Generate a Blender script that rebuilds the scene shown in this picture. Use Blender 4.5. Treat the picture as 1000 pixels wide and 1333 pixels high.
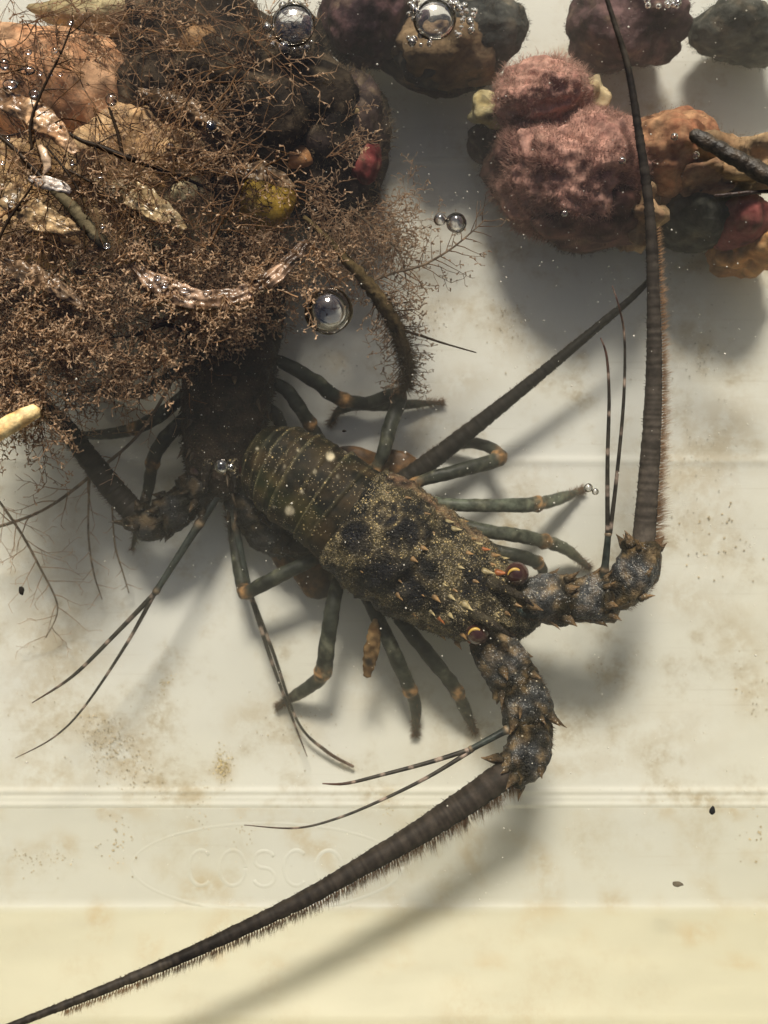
import bpy, math, random
import numpy as np
from mathutils import Vector, noise, Matrix

for o in list(bpy.data.objects):
    bpy.data.objects.remove(o)
sc = bpy.context.scene
COL = sc.collection
rad = math.radians

# ------------------------------------------------------------------ units
# lengths are written in "px" (one px of the tub floor = 0.35 mm)
S = 0.00035
D = 1429.0          # height of the camera above the tub floor
WL = 235.0          # water level above the tub floor

# ------------------------------------------------------------------ camera
cam_data = bpy.data.cameras.new('camera')
cam = bpy.data.objects.new('camera', cam_data)
COL.objects.link(cam)
cam.location = (0, 0, D * S)
cam.rotation_euler = (0, 0, 0)
cam_data.sensor_fit = 'VERTICAL'
cam_data.angle = 2 * math.atan(666.5 / D)
cam_data.dof.use_dof = True
cam_data.dof.focus_distance = (D - 175) * S
cam_data.dof.aperture_fstop = 5.0
cam_data.clip_start = 0.01
cam_data.clip_end = 100
sc.camera = cam

# ------------------------------------------------------------------ world, sun, exposure
SUN_EL, SUN_AZ = 43.0, -4.0
w = bpy.data.worlds.new('World')
sc.world = w
w.use_nodes = True
nt = w.node_tree
bg = nt.nodes['Background']
sky = nt.nodes.new('ShaderNodeTexSky')
sky.sky_type = 'NISHITA'
sky.sun_disc = False
sky.air_density = 0.7
sky.dust_density = 2.5
sky.sun_elevation = rad(SUN_EL)
sky.sun_rotation = rad(SUN_AZ)
nt.links.new(sky.outputs[0], bg.inputs[0])
bg.inputs[1].default_value = 0.05
sun_d = bpy.data.lights.new('sun', 'SUN')
sun_d.energy = 4.6
sun_d.angle = rad(16.0)
sun_d.color = (1.0, 0.935, 0.81)
sun = bpy.data.objects.new('sun', sun_d)
COL.objects.link(sun)
sdir = Vector((math.sin(rad(SUN_AZ)) * math.cos(rad(SUN_EL)), math.cos(rad(SUN_AZ)) * math.cos(rad(SUN_EL)), math.sin(rad(SUN_EL))))
sun.rotation_euler = sdir.to_track_quat('Z', 'Y').to_euler()
sun.location = sdir * 3
sc.view_settings.view_transform = 'Standard'
sc.view_settings.look = 'None'
sc.view_settings.exposure = 0.88
sc.view_settings.gamma = 1.0
sc.render.engine = 'CYCLES'
sc.cycles.use_denoising = True
sc.cycles.volume_bounces = 1
sc.cycles.max_bounces = 8
sc.cycles.transparent_max_bounces = 16
sc.cycles.caustics_reflective = False
sc.cycles.caustics_refractive = False
sc.cycles.sample_clamp_indirect = 6

# ------------------------------------------------------------------ helpers
def P(px, py, z):
    f = (D - z) / D
    return np.array(((px - 500) * f, (666.5 - py) * f, z), float)

def Pa(a):
    a = np.asarray(a, float)
    f = (D - a[:, 2]) / D
    return np.stack(((a[:, 0] - 500) * f, (666.5 - a[:, 1]) * f, a[:, 2]), 1)

def proj(V):
    f = (D - V[:, 2]) / D
    return np.stack((V[:, 0] / f + 500, 666.5 - V[:, 1] / f), 1)

ORG = {}
def origin_of(o):
    while o.parent:
        o = o.parent
    return ORG[o.name]

def tag(o, label=None, cat=None, group=None, kind=None):
    if label: o['label'] = label
    if cat: o['category'] = cat
    if group: o['group'] = group
    if kind: o['kind'] = kind
    return o

def thing(name, loc, label, cat, group=None):
    o = bpy.data.objects.new(name, None)
    o.empty_display_size = 0.01
    COL.objects.link(o)
    o.location = Vector(loc) * S
    ORG[o.name] = np.asarray(loc, float)
    return tag(o, label, cat, group)

def build(name, V, F, mat, parent=None, col=None, gold=None, smooth=True, kind=None, origin=None):
    """one mesh object from px coordinates"""
    V = np.asarray(V, float)
    if parent is not None:
        org = origin_of(parent)
    elif origin is not None:
        org = np.asarray(origin, float)
    else:
        org = np.array((V[:, 0].mean(), V[:, 1].mean(), V[:, 2].min()))
    me = bpy.data.meshes.new(name)
    co = (V - org) * S
    if isinstance(F, np.ndarray):
        n, k = F.shape
        me.vertices.add(len(V)); me.vertices.foreach_set('co', co.ravel())
        me.loops.add(n * k); me.loops.foreach_set('vertex_index', F.ravel().astype(np.int32))
        me.polygons.add(n)
        me.polygons.foreach_set('loop_start', (np.arange(n) * k).astype(np.int32))
        me.polygons.foreach_set('loop_total', np.full(n, k, np.int32))
        me.update(calc_edges=True)
        me.validate()
    else:
        me.from_pydata(co.tolist(), [], F)
    if smooth and len(me.polygons):
        me.polygons.foreach_set('use_smooth', np.ones(len(me.polygons), bool))
    if col is not None and len(me.vertices) == len(V):
        c = np.ones((len(V), 4)); c[:, :3] = col
        at = me.attributes.new('Col', 'FLOAT_COLOR', 'POINT')
        at.data.foreach_set('color', c.ravel())
    if gold is not None and len(me.vertices) == len(V):
        at = me.attributes.new('gold', 'FLOAT', 'POINT')
        at.data.foreach_set('value', np.asarray(gold, float).ravel())
    me.materials.append(mat)
    o = bpy.data.objects.new(name, me)
    COL.objects.link(o)
    if parent is not None:
        o.parent = parent
    else:
        o.location = Vector(org) * S
        ORG[o.name] = org
    if kind: o['kind'] = kind
    return o

def catmull(pts, n):
    """resample control rows (any width) into n rows along a smooth curve"""
    p = np.asarray(pts, float)
    m = len(p)
    if m == 2:
        t = np.linspace(0, 1, n)[:, None]
        return p[0] * (1 - t) + p[1] * t
    seg = np.linalg.norm(np.diff(p[:, :3], axis=0), axis=1)
    acc = np.concatenate(([0], np.cumsum(seg)))
    u = np.linspace(0, acc[-1], n)
    i = np.clip(np.searchsorted(acc, u, 'right') - 1, 0, m - 2)
    t = ((u - acc[i]) / np.maximum(seg[i], 1e-9))[:, None]
    p0 = p[np.maximum(i - 1, 0)]; p1 = p[i]; p2 = p[i + 1]; p3 = p[np.minimum(i + 2, m - 1)]
    return 0.5 * (2 * p1 + (p2 - p0) * t + (2 * p0 - 5 * p1 + 4 * p2 - p3) * t * t + (3 * p1 - p0 - 3 * p2 + p3) * t ** 3)

def frames(C):
    T = np.gradient(C, axis=0)
    T /= np.maximum(np.linalg.norm(T, axis=1, keepdims=True), 1e-9)
    U = np.zeros_like(T)
    up = np.array((0, 0, 1.0))
    if abs(T[0] @ up) > .93: up = np.array((0, 1.0, 0))
    u = up - T[0] * (up @ T[0]); u /= np.linalg.norm(u)
    for k in range(len(C)):
        u = u - T[k] * (u @ T[k]); u /= max(np.linalg.norm(u), 1e-9)
        U[k] = u
    return T, np.cross(T, U), U

def grid_faces(n, k, closed=True):
    a = np.arange(n - 1)[:, None] * k
    j = np.arange(k if closed else k - 1)[None, :]
    jn = (j + 1) % k
    return np.stack((a + j, a + jn, a + k + jn, a + k + j), -1).reshape(-1, 4)

def nz(V, sc_, seed=0.0):
    return np.array([noise.noise(Vector((v[0] * sc_ + seed, v[1] * sc_ - seed, v[2] * sc_ + .37 * seed))) for v in V])

def tube(C, R, sides=10, flat=1.0, cap=True, rough=0.0, rsc=.15, seed=0.0):
    """round tube along C (world px) with radii R"""
    C = np.asarray(C, float); R = np.asarray(R, float)
    T, Sd, U = frames(C)
    th = np.linspace(0, 2 * math.pi, sides, endpoint=False)
    V = (C[:, None, :] + R[:, None, None] * (np.cos(th)[None, :, None] * Sd[:, None, :] + flat * np.sin(th)[None, :, None] * U[:, None, :])).reshape(-1, 3)
    if rough:
        N = V - np.repeat(C, sides, 0)
        V = V + N * (rough * nz(V, rsc, seed))[:, None]
    F = [tuple(q) for q in grid_faces(len(C), sides)]
    if cap:
        a = len(V)
        V = np.vstack((V, C[0] - T[0] * R[0] * .45, C[-1] + T[-1] * R[-1] * .6))
        F += [((j + 1) % sides, j, a) for j in range(sides)]
        b = (len(C) - 1) * sides
        F += [(b + j, b + (j + 1) % sides, a + 1) for j in range(sides)]
    return V, F

def join(parts):
    Vs, Fs, k = [], [], 0
    for V, F in parts:
        Vs.append(np.asarray(V, float)); Fs += [tuple(int(i) + k for i in f) for f in F]; k += len(V)
    return np.vstack(Vs), Fs

def ppath(rows, n):
    """rows of (px, py, z, radius px as seen) -> world path and radii"""
    r = catmull(rows, n)
    C = Pa(r[:, :3])
    R = np.maximum(r[:, 3], .15) * (D - r[:, 2]) / D
    return C, R

def segs_mesh(A, B, ra, rb, cols_a, cols_b):
    """many thin 3-sided twigs as one mesh"""
    A = np.asarray(A); B = np.asarray(B)
    d = B - A
    d /= np.maximum(np.linalg.norm(d, axis=1, keepdims=True), 1e-9)
    ref = np.where(np.abs(d[:, 2:3]) > .9, np.array([[1., 0, 0]]), np.array([[0, 0, 1.]]))
    u = np.cross(d, ref); u /= np.maximum(np.linalg.norm(u, axis=1, keepdims=True), 1e-9)
    v = np.cross(d, u)
    n = len(A)
    V = np.zeros((n, 6, 3)); C = np.zeros((n, 6, 3))
    for k in range(3):
        a = 2 * math.pi * k / 3
        o = math.cos(a) * u + math.sin(a) * v
        V[:, k] = A + o * np.asarray(ra)[:, None]
        V[:, 3 + k] = B + o * np.asarray(rb)[:, None]
        C[:, k] = cols_a; C[:, 3 + k] = cols_b
    b = np.arange(n)[:, None] * 6
    F = np.concatenate([b + np.array(q)[None, :] for q in ((0, 1, 4, 3), (1, 2, 5, 4), (2, 0, 3, 5))], 0)
    return V.reshape(-1, 3), F, C.reshape(-1, 3)

def hairs_mesh(rootp, tipp, wid, ca, cb):
    """flat tapering hairs: one triangle each way"""
    n = len(rootp)
    d = tipp - rootp
    u = np.cross(d, np.array((0, 0, 1.0))); u /= np.maximum(np.linalg.norm(u, axis=1, keepdims=True), 1e-9)
    v = np.cross(d, u); v /= np.maximum(np.linalg.norm(v, axis=1, keepdims=True), 1e-9)
    w_ = np.asarray(wid)[:, None]
    V = np.stack((rootp + u * w_, rootp - u * w_, rootp + v * w_, tipp), 1)
    b = np.arange(n)[:, None] * 4
    F = np.concatenate([b + np.array(q)[None, :] for q in ((0, 1, 3), (1, 2, 3), (2, 0, 3))], 0)
    C = np.stack((ca, ca, ca, cb), 1)
    return V.reshape(-1, 3), F, C.reshape(-1, 3)

# ------------------------------------------------------------------ materials
def new_mat(name):
    m = bpy.data.materials.new(name); m.use_nodes = True
    t = m.node_tree
    b = t.nodes['Principled BSDF']
    return m, t, b

def nd(t, typ, **kw):
    n = t.nodes.new(typ)
    for k, v in kw.items():
        if k.startswith('i_'):
            n.inputs[k[2:].replace('_', ' ')].default_value = v
        else:
            setattr(n, k, v)
    return n

def mixc(t, fac, a, b, mode='MIX'):
    n = t.nodes.new('ShaderNodeMix'); n.data_type = 'RGBA'; n.blend_type = mode
    for sock, val in ((n.inputs[0], fac), (n.inputs[6], a), (n.inputs[7], b)):
        if isinstance(val, bpy.types.NodeSocket): t.links.new(val, sock)
        elif isinstance(val, (int, float)): sock.default_value = val
        else: sock.default_value = (*val, 1)
    return n.outputs[2]

def math_(t, op, a, b=0.0, c=None, clamp=False):
    n = t.nodes.new('ShaderNodeMath'); n.operation = op; n.use_clamp = clamp
    for k, val in enumerate((a, b, c)):
        if val is None: continue
        if isinstance(val, bpy.types.NodeSocket): t.links.new(val, n.inputs[k])
        else: n.inputs[k].default_value = val
    return n.outputs[0]

def ramp(t, src, stops):
    n = t.nodes.new('ShaderNodeMapRange'); n.clamp = True; n.interpolation_type = 'SMOOTHSTEP'
    t.links.new(src, n.inputs[0])
    n.inputs[1].default_value, n.inputs[2].default_value, n.inputs[3].default_value, n.inputs[4].default_value = stops
    return n.outputs[0]

def attr_mat(name, rough=.55, spec=.3, mott=.35, msc=120, bump=.25, bsc=300, transl=0.0, bdist=.0004):
    """albedo from the vertex attribute Col, with grain and fine relief"""
    m, t, b = new_mat(name)
    a = nd(t, 'ShaderNodeAttribute', attribute_name='Col')
    tc = nd(t, 'ShaderNodeTexCoord')
    n1 = nd(t, 'ShaderNodeTexNoise', i_Scale=msc, i_Detail=5.0, i_Roughness=.65)
    t.links.new(tc.outputs['Object'], n1.inputs['Vector'])
    f = ramp(t, n1.outputs[0], (.3, .7, 1 - mott, 1 + mott))
    cm = nd(t, 'ShaderNodeVectorMath', operation='SCALE')
    t.links.new(a.outputs['Color'], cm.inputs[0]); t.links.new(f, cm.inputs['Scale'])
    t.links.new(cm.outputs[0], b.inputs['Base Color'])
    b.inputs['Roughness'].default_value = rough
    b.inputs['Specular IOR Level'].default_value = spec
    if bump:
        n2 = nd(t, 'ShaderNodeTexNoise', i_Scale=bsc, i_Detail=4.0)
        t.links.new(tc.outputs['Object'], n2.inputs['Vector'])
        bp = nd(t, 'ShaderNodeBump', i_Strength=bump, i_Distance=bdist)
        t.links.new(n2.outputs[0], bp.inputs['Height']); t.links.new(bp.outputs[0], b.inputs['Normal'])
    if transl:
        tr = nd(t, 'ShaderNodeBsdfTranslucent')
        t.links.new(cm.outputs[0], tr.inputs[0])
        mx = nd(t, 'ShaderNodeMixShader'); mx.inputs[0].default_value = transl
        t.links.new(b.outputs[0], mx.inputs[1]); t.links.new(tr.outputs[0], mx.inputs[2])
        t.links.new(mx.outputs[0], t.nodes['Material Output'].inputs[0])
    return m

def shell_mat(name, rough=.40, spec=.16, speck=(.48, .37, .17), speck2=(.58, .44, .20), bump=.8, lo=.45, hi=1.6):
    """lobster shell: attribute albedo, dense golden grains where 'gold' is high, pitted relief"""
    m, t, b = new_mat(name)
    a = nd(t, 'ShaderNodeAttribute', attribute_name='Col')
    g = nd(t, 'ShaderNodeAttribute', attribute_name='gold')
    tc = nd(t, 'ShaderNodeTexCoord')
    v1 = nd(t, 'ShaderNodeTexVoronoi', i_Scale=2000.0)
    v2 = nd(t, 'ShaderNodeTexVoronoi', i_Scale=900.0)
    n1 = nd(t, 'ShaderNodeTexNoise', i_Scale=190.0, i_Detail=5.0, i_Roughness=.7)
    for q in (v1, v2, n1): t.links.new(tc.outputs['Object'], q.inputs['Vector'])
    sp = nd(t, 'ShaderNodeSeparateColor'); t.links.new(v1.outputs['Color'], sp.inputs[0])
    sp2 = nd(t, 'ShaderNodeSeparateColor'); t.links.new(v2.outputs['Color'], sp2.inputs[0])
    gg = math_(t, 'MULTIPLY', g.outputs['Fac'], ramp(t, n1.outputs[0], (.34, .62, .25, 1.25)))
    m1 = math_(t, 'LESS_THAN', sp.outputs[0], math_(t, 'MULTIPLY', gg, .8))
    d1 = ramp(t, v1.outputs['Distance'], (.25, .6, 1, 0))
    m2 = math_(t, 'LESS_THAN', sp2.outputs[0], math_(t, 'MULTIPLY', gg, .22))
    d2 = ramp(t, v2.outputs['Distance'], (.2, .5, 1, 0))
    f1 = math_(t, 'MULTIPLY', m1, d1); f2 = math_(t, 'MULTIPLY', m2, d2)
    base = nd(t, 'ShaderNodeVectorMath', operation='SCALE')
    t.links.new(a.outputs['Color'], base.inputs[0])
    t.links.new(ramp(t, n1.outputs[0], (.3, .7, lo, hi)), base.inputs['Scale'])
    spc = mixc(t, sp.outputs[1], speck, (.30, .27, .22))
    c = mixc(t, f1, base.outputs[0], spc)
    c = mixc(t, f2, c, speck2)
    t.links.new(c, b.inputs['Base Color'])
    b.inputs['Roughness'].default_value = rough
    b.inputs['Specular IOR Level'].default_value = spec
    h = math_(t, 'ADD', math_(t, 'MULTIPLY', v1.outputs['Distance'], -.5), math_(t, 'MULTIPLY', v2.outputs['Distance'], -.9))
    bp = nd(t, 'ShaderNodeBump', i_Strength=bump, i_Distance=.0007)
    t.links.new(h, bp.inputs['Height']); t.links.new(bp.outputs[0], b.inputs['Normal'])
    return m

M = {}
M['shell'] = shell_mat('lobster_shell')
M['plate'] = shell_mat('lobster_tail_plate', rough=.62, bump=.12, lo=.75, hi=1.3)
M['ped'] = shell_mat('antenna_base_shell', speck=(.42, .43, .42), speck2=(.50, .44, .32), lo=.4, hi=1.7)
M['limb'] = attr_mat('lobster_limb', .45, .2, .65, 230, .35, 900)
M['spine'] = attr_mat('lobster_spine', .4, .35, .4, 600, .2, 900)
M['bristle'] = attr_mat('bristle', .7, .15, .2, 300, 0, transl=.5)
M['rock'] = attr_mat('rock_crust', .85, .08, .5, 110, .7, 350, bdist=.0012)
M['sponge'] = attr_mat('sponge', .8, .1, .35, 150, .6, 420, bdist=.0009)
M['weed'] = attr_mat('weed', .5, .22, .3, 300, 0, transl=.62)
M['blade'] = attr_mat('wet_blade', .24, .5, .6, 170, .6, 300, transl=.25, bdist=.0016)
M['wood'] = attr_mat('bare_stick', .6, .3, .45, 260, .6, 500, bdist=.0008)
M['black_wood'] = attr_mat('black_stick', .5, .3, .5, 350, .8, 600, bdist=.001)
M['flake'] = attr_mat('sediment', .9, .1, .3, 200, 0)

# flagellum: closely ringed
def flag_mat():
    m = attr_mat('antenna_flagellum', .6, .12, .3, 300, .3, 800)
    return m
M['flag'] = flag_mat()

# eye
m, t, b = new_mat('eye_dark_red')
lw = nd(t, 'ShaderNodeLayerWeight', i_Blend=.4)
t.links.new(mixc(t, lw.outputs['Facing'], (.035, .008, .006), (.09, .035, .03)), b.inputs['Base Color'])
b.inputs['Roughness'].default_value = .12
b.inputs['Coat Weight'].default_value = .5
M['eye'] = m
m, t, b = new_mat('eye_highlight_gold')
b.inputs['Base Color'].default_value = (.62, .40, .08, 1); b.inputs['Roughness'].default_value = .3
M['eye_highlight'] = m

# tub plastic: off-white, dirt film on the floor, yellower on the walls above their foot
def plastic(name, base, dirt, amount, yellow_top=False):
    m, t, b = new_mat(name)
    ge = nd(t, 'ShaderNodeNewGeometry')
    n1 = nd(t, 'ShaderNodeTexNoise', i_Scale=26.0, i_Detail=7.0, i_Roughness=.68)
    n2 = nd(t, 'ShaderNodeTexNoise', i_Scale=150.0, i_Detail=5.0, i_Roughness=.75)
    n3 = nd(t, 'ShaderNodeTexNoise', i_Scale=7.0, i_Detail=3.0)
    for q in (n1, n2, n3): t.links.new(ge.outputs['Position'], q.inputs['Vector'])
    c = mixc(t, ramp(t, n3.outputs[0], (.3, .7, 0, 1)), base, tuple(x * y for x, y in zip(base, (.97, .95, .88))))
    if yellow_top:
        sx = nd(t, 'ShaderNodeSeparateXYZ'); t.links.new(ge.outputs['Position'], sx.inputs[0])
        up = ramp(t, sx.outputs[2], (13.5 * S, 24 * S, 0, 1))
        c = mixc(t, up, c, (.52, .495, .36))
    f = math_(t, 'MULTIPLY', ramp(t, n1.outputs[0], (.47, .72, 0, 1)), ramp(t, n2.outputs[0], (.34, .62, .05, 1)))
    # fine scratches, all ways
    for ang, sc3 in ((.4, 1.0), (-.9, 1.3), (1.5, .8)):
        mp = nd(t, 'ShaderNodeMapping'); mp.inputs['Rotation'].default_value = (0, 0, ang); mp.inputs['Scale'].default_value = (12 * sc3, 620 * sc3, 40)
        t.links.new(ge.outputs['Position'], mp.inputs['Vector'])
        ns = nd(t, 'ShaderNodeTexNoise', i_Scale=1.0, i_Detail=1.0); t.links.new(mp.outputs[0], ns.inputs['Vector'])
        c = mixc(t, math_(t, 'MULTIPLY', ramp(t, ns.outputs[0], (.70, .78, 0, 1)), .22), c, (.50, .46, .36))
    f = math_(t, 'MULTIPLY', f, amount)
    c = mixc(t, f, c, dirt)
    at = nd(t, 'ShaderNodeAttribute', attribute_name='gold')
    n4 = nd(t, 'ShaderNodeTexNoise', i_Scale=95.0, i_Detail=6.0, i_Roughness=.72); t.links.new(ge.outputs['Position'], n4.inputs['Vector'])
    fs = math_(t, 'MULTIPLY', at.outputs['Fac'], ramp(t, n4.outputs[0], (.34, .60, 0, .9)), clamp=True)
    c = mixc(t, fs, c, (.46, .35, .18))
    t.links.new(c, b.inputs['Base Color'])
    b.inputs['Roughness'].default_value = .45
    b.inputs['Specular IOR Level'].default_value = .3
    bp = nd(t, 'ShaderNodeBump', i_Strength=.12, i_Distance=.0006)
    t.links.new(n2.outputs[0], bp.inputs['Height']); t.links.new(bp.outputs[0], b.inputs['Normal'])
    return m
M['floor'] = plastic('tub_floor_plastic', (.76, .76, .70), (.46, .38, .24), 1.0)
M['wall'] = plastic('tub_wall_plastic', (.62, .62, .56), (.45, .38, .24), .65, yellow_top=True)

# water: clear skin with Fresnel gloss, turbid body
m = bpy.data.materials.new('tub_water'); m.use_nodes = True
t = m.node_tree; t.nodes.remove(t.nodes['Principled BSDF'])
out = t.nodes['Material Output']
tr = nd(t, 'ShaderNodeBsdfTransparent')
gl = nd(t, 'ShaderNodeBsdfGlossy'); gl.inputs['Roughness'].default_value = .02
fr = nd(t, 'ShaderNodeFresnel', i_IOR=1.33)
ge = nd(t, 'ShaderNodeNewGeometry')
nn = nd(t, 'ShaderNodeTexNoise', i_Scale=35.0, i_Detail=3.0)
t.links.new(ge.outputs['Position'], nn.inputs['Vector'])
bp = nd(t, 'ShaderNodeBump', i_Strength=.25, i_Distance=.002)
t.links.new(nn.outputs[0], bp.inputs['Height'])
t.links.new(bp.outputs[0], gl.inputs['Normal']); t.links.new(bp.outputs[0], fr.inputs['Normal'])
ms = nd(t, 'ShaderNodeMixShader')
t.links.new(fr.outputs[0], ms.inputs[0]); t.links.new(tr.outputs[0], ms.inputs[1]); t.links.new(gl.outputs[0], ms.inputs[2])
t.links.new(ms.outputs[0], out.inputs['Surface'])
pv = nd(t, 'ShaderNodeVolumePrincipled')
pv.inputs['Color'].default_value = (.80, .79, .68, 1)
pv.inputs['Density'].default_value = 2.1
pv.inputs['Anisotropy'].default_value = .4
t.links.new(pv.outputs[0], out.inputs['Volume'])
try: m.cycles.homogeneous_volume = True
except Exception: pass
M['water'] = m

# bubble skin
m = bpy.data.materials.new('bubble_skin'); m.use_nodes = True
t = m.node_tree; t.nodes.remove(t.nodes['Principled BSDF'])
g1 = nd(t, 'ShaderNodeBsdfGlass'); g1.inputs['IOR'].default_value = .75; g1.inputs['Roughness'].default_value = .03
tr = nd(t, 'ShaderNodeBsdfTransparent')
ms = nd(t, 'ShaderNodeMixShader'); ms.inputs[0].default_value = .95
t.links.new(tr.outputs[0], ms.inputs[1]); t.links.new(g1.outputs[0], ms.inputs[2])
t.links.new(ms.outputs[0], t.nodes['Material Output'].inputs[0])
M['bubble'] = m
m = bpy.data.materials.new('droplet_skin'); m.use_nodes = True
t = m.node_tree; t.nodes.remove(t.nodes['Principled BSDF'])
g1 = nd(t, 'ShaderNodeBsdfGlossy'); g1.inputs['Roughness'].default_value = .06
tr = nd(t, 'ShaderNodeBsdfTransparent')
fr = nd(t, 'ShaderNodeFresnel', i_IOR=1.6)
ms = nd(t, 'ShaderNodeMixShader'); t.links.new(fr.outputs[0], ms.inputs[0])
t.links.new(tr.outputs[0], ms.inputs[1]); t.links.new(g1.outputs[0], ms.inputs[2])
t.links.new(ms.outputs[0], t.nodes['Material Output'].inputs[0])
M['drop'] = m
m = m.copy(); m.name = 'bubble_film'; m.node_tree.nodes['Fresnel'].inputs[0].default_value = 1.9
M['film'] = m
m = bpy.data.materials.new('meniscus_dark_tint'); m.use_nodes = True
t = m.node_tree; t.nodes.remove(t.nodes['Principled BSDF'])
g1 = nd(t, 'ShaderNodeBsdfGlass'); g1.inputs['IOR'].default_value = 1.33; g1.inputs['Roughness'].default_value = .03; g1.inputs['Color'].default_value = (.45, .42, .37, 1)  # dark tint stands in for dark surroundings mirrored in the rim
t.links.new(g1.outputs[0], t.nodes['Material Output'].inputs[0])
M['meniscus'] = m
m, t, b = new_mat('suspended_grain')
b.inputs['Base Color'].default_value = (.8, .76, .66, 1); b.inputs['Roughness'].default_value = .5
M['grain'] = m

# ------------------------------------------------------------------ tub
SL = 51.0 / 235.0          # outward slope of the walls
HZ = 500.0                 # wall height
X0, YT, YB = 730.0, 1420.0, 379.0
tub = thing('plastic_tub', (0, 520, -10), 'large off-white plastic tub of cloudy water holding both lobsters', 'tub')

def floor_profile():
    ys = set(np.arange(-YB - 6, YT + 7, 9.0).tolist())
    ridges = []
    for py, h, wd in ((212, 3.0, 5), (600, 1.5, 6), (1030, 2.0, 4.5), (1039, 1.3, 3.8), (1047, 2.6, 5), (-190, 4, 5), (-560, 4, 5)):
        y = 666.5 - py
        ridges.append((y, h, wd))
        for q in np.linspace(-2.2, 2.2, 13): ys.add(y + q * wd)
    ys = np.array(sorted(ys))
    z = np.zeros_like(ys)
    for y, h, wd in ridges: z += h * np.exp(-((ys - y) / wd) ** 2)
    return ys, z
ys, zs = floor_profile()
xs = np.arange(-X0 - 6, X0 + 7, 9.0)
YY, XX = np.meshgrid(ys, xs, indexing='ij')
ZZ = np.repeat(zs[:, None], len(xs), 1) + 1.1 * np.sin(XX * .011 + 1) * np.sin(YY * .009)
V = np.stack((XX, YY, ZZ), -1).reshape(-1, 3)
F = grid_faces(len(ys), len(xs), False)[:, ::-1]
Vb = V.copy(); Vb[:, 2] = -10
Fb = grid_faces(len(ys), len(xs), False) + len(V)
STAINS = [(85, 840, 60, 30, 20, .5), (330, 930, 40, 20, -20, .5), (760, 760, 30, 30, 0, .45), (890, 780, 40, 24, 15, .5), (960, 830, 30, 40, 0, .5), (700, 620, 40, 20, 10, .35), (600, 500, 40, 24, -20, .4), (820, 640, 20, 50, 0, .4), (480, 900, 40, 40, 0, .3), (740, 1000, 60, 16, 0, .4), (60, 1010, 60, 18, 0, .6), (590, 980, 50, 24, 0, .35),
          (160, 985, 55, 26, 35, .8), (130, 945, 40, 18, 20, .5), (290, 998, 11, 17, 0, 1.3), (215, 893, 6, 20, 35, .7), (385, 955, 36, 26, 0, .5), (450, 996, 22, 6, 25, .7), (258, 1035, 12, 26, 0, .6),
          (60, 900, 50, 60, 0, .45), (790, 880, 24, 10, 20, .7), (905, 600, 40, 60, 15, .6), (930, 700, 36, 44, 0, .45), (660, 430, 26, 36, 0, .5), (560, 400, 34, 40, 0, .45), (890, 430, 46, 46, 0, .5),
          (918, 465, 8, 22, 8, .9), (980, 900, 22, 30, 0, .6), (860, 960, 80, 44, 0, .3), (540, 560, 50, 26, 0, .35), (505, 1040, 9, 18, 0, .7), (900, 345, 30, 11, -10, .9), (540, 300, 50, 50, 0, .35),
          (440, 470, 20, 18, 40, .6), (820, 130, 70, 50, 0, .4), (605, 400, 16, 12, 0, .7), (700, 460, 14, 30, 20, .4), (60, 720, 60, 90, 0, .35), (960, 560, 40, 60, 0, .4), (430, 200, 50, 50, 0, .3)]
def stain_of(V):
    q = proj(V); sv = np.zeros(len(V))
    for x, y, sx_, sy_, a_, am in STAINS:
        c_, s_ = math.cos(rad(a_)), math.sin(rad(a_))
        dx, dy = q[:, 0] - x, q[:, 1] - y
        sv += am * np.exp(-(((dx * c_ + dy * s_) / sx_) ** 2 + ((-dx * s_ + dy * c_) / sy_) ** 2))
    return sv
sg = stain_of(V)
floor = build('floor', np.vstack((V, Vb)), np.vstack((F, Fb)), M['floor'], tub, gold=np.concatenate((sg, sg * 0)))

# height of the near wall against its distance: sloping foot, shallow step, then the steep wall
FOOT = [(379.0, 0.0), (395.0, 2.5), (506.5, 15.0), (511.0, 20.0), (620.0, 96.0), (668.0, 230.0), (690.0, 380.0), (715.0, HZ)]
def wall_slab(a, b, prof, outv, name='side_wall'):
    """slab rising from floor edge a-b, leaning outward along prof (offset, height)"""
    a = np.array(a, float); b = np.array(b, float); o = np.array(outv, float)
    pr = []
    for (d0, z0), (d1, z1) in zip(prof[:-1], prof[1:]):
        m_ = max(2, int(math.hypot(d1 - d0, z1 - z0) / 9))
        for q in range(m_): pr.append((d0 + (d1 - d0) * q / m_, z0 + (z1 - z0) * q / m_))
    pr = np.array([(prof[0][0] - 3, prof[0][1] - 9)] + pr + [prof[-1]])
    n, k = 90, len(pr)
    along = (b - a) / np.linalg.norm(b - a)
    rows = []
    for layer in (0, 1):
        for d, z in pr:
            e = d - prof[0][0] + 10 * layer
            g = max(z, 0) * SL + 10 * layer
            p0 = a + o * e - along * g; p1 = b + o * e + along * g
            for t_ in np.linspace(0, 1, n):
                q = p0 + (p1 - p0) * t_
                rows.append((q[0], q[1], z - 6 * layer))
    V = np.array(rows)
    F1 = [tuple(f) for f in grid_faces(k, n, False)]
    F2 = [tuple(f[::-1] + k * n) for f in grid_faces(k, n, False)]
    def rim(idx): return [(idx[i + 1], idx[i], idx[i] + k * n, idx[i + 1] + k * n) for i in range(len(idx) - 1)]
    F = F1 + F2 + rim([(k - 1) * n + j for j in range(n)][::-1]) + rim(list(range(n))) + rim([i * n for i in range(k)][::-1]) + rim([i * n + n - 1 for i in range(k)])
    return build(name, V, F, M['wall'], tub, gold=np.clip(nz(V, .022, 5.0) * 1.5 - .1, 0, .8) * (V[:, 2] < 60))
ST = [(0.0, 0.0), (HZ * SL, HZ)]
front = wall_slab((-X0, -YB), (X0, -YB), FOOT, (0, -1))
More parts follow.
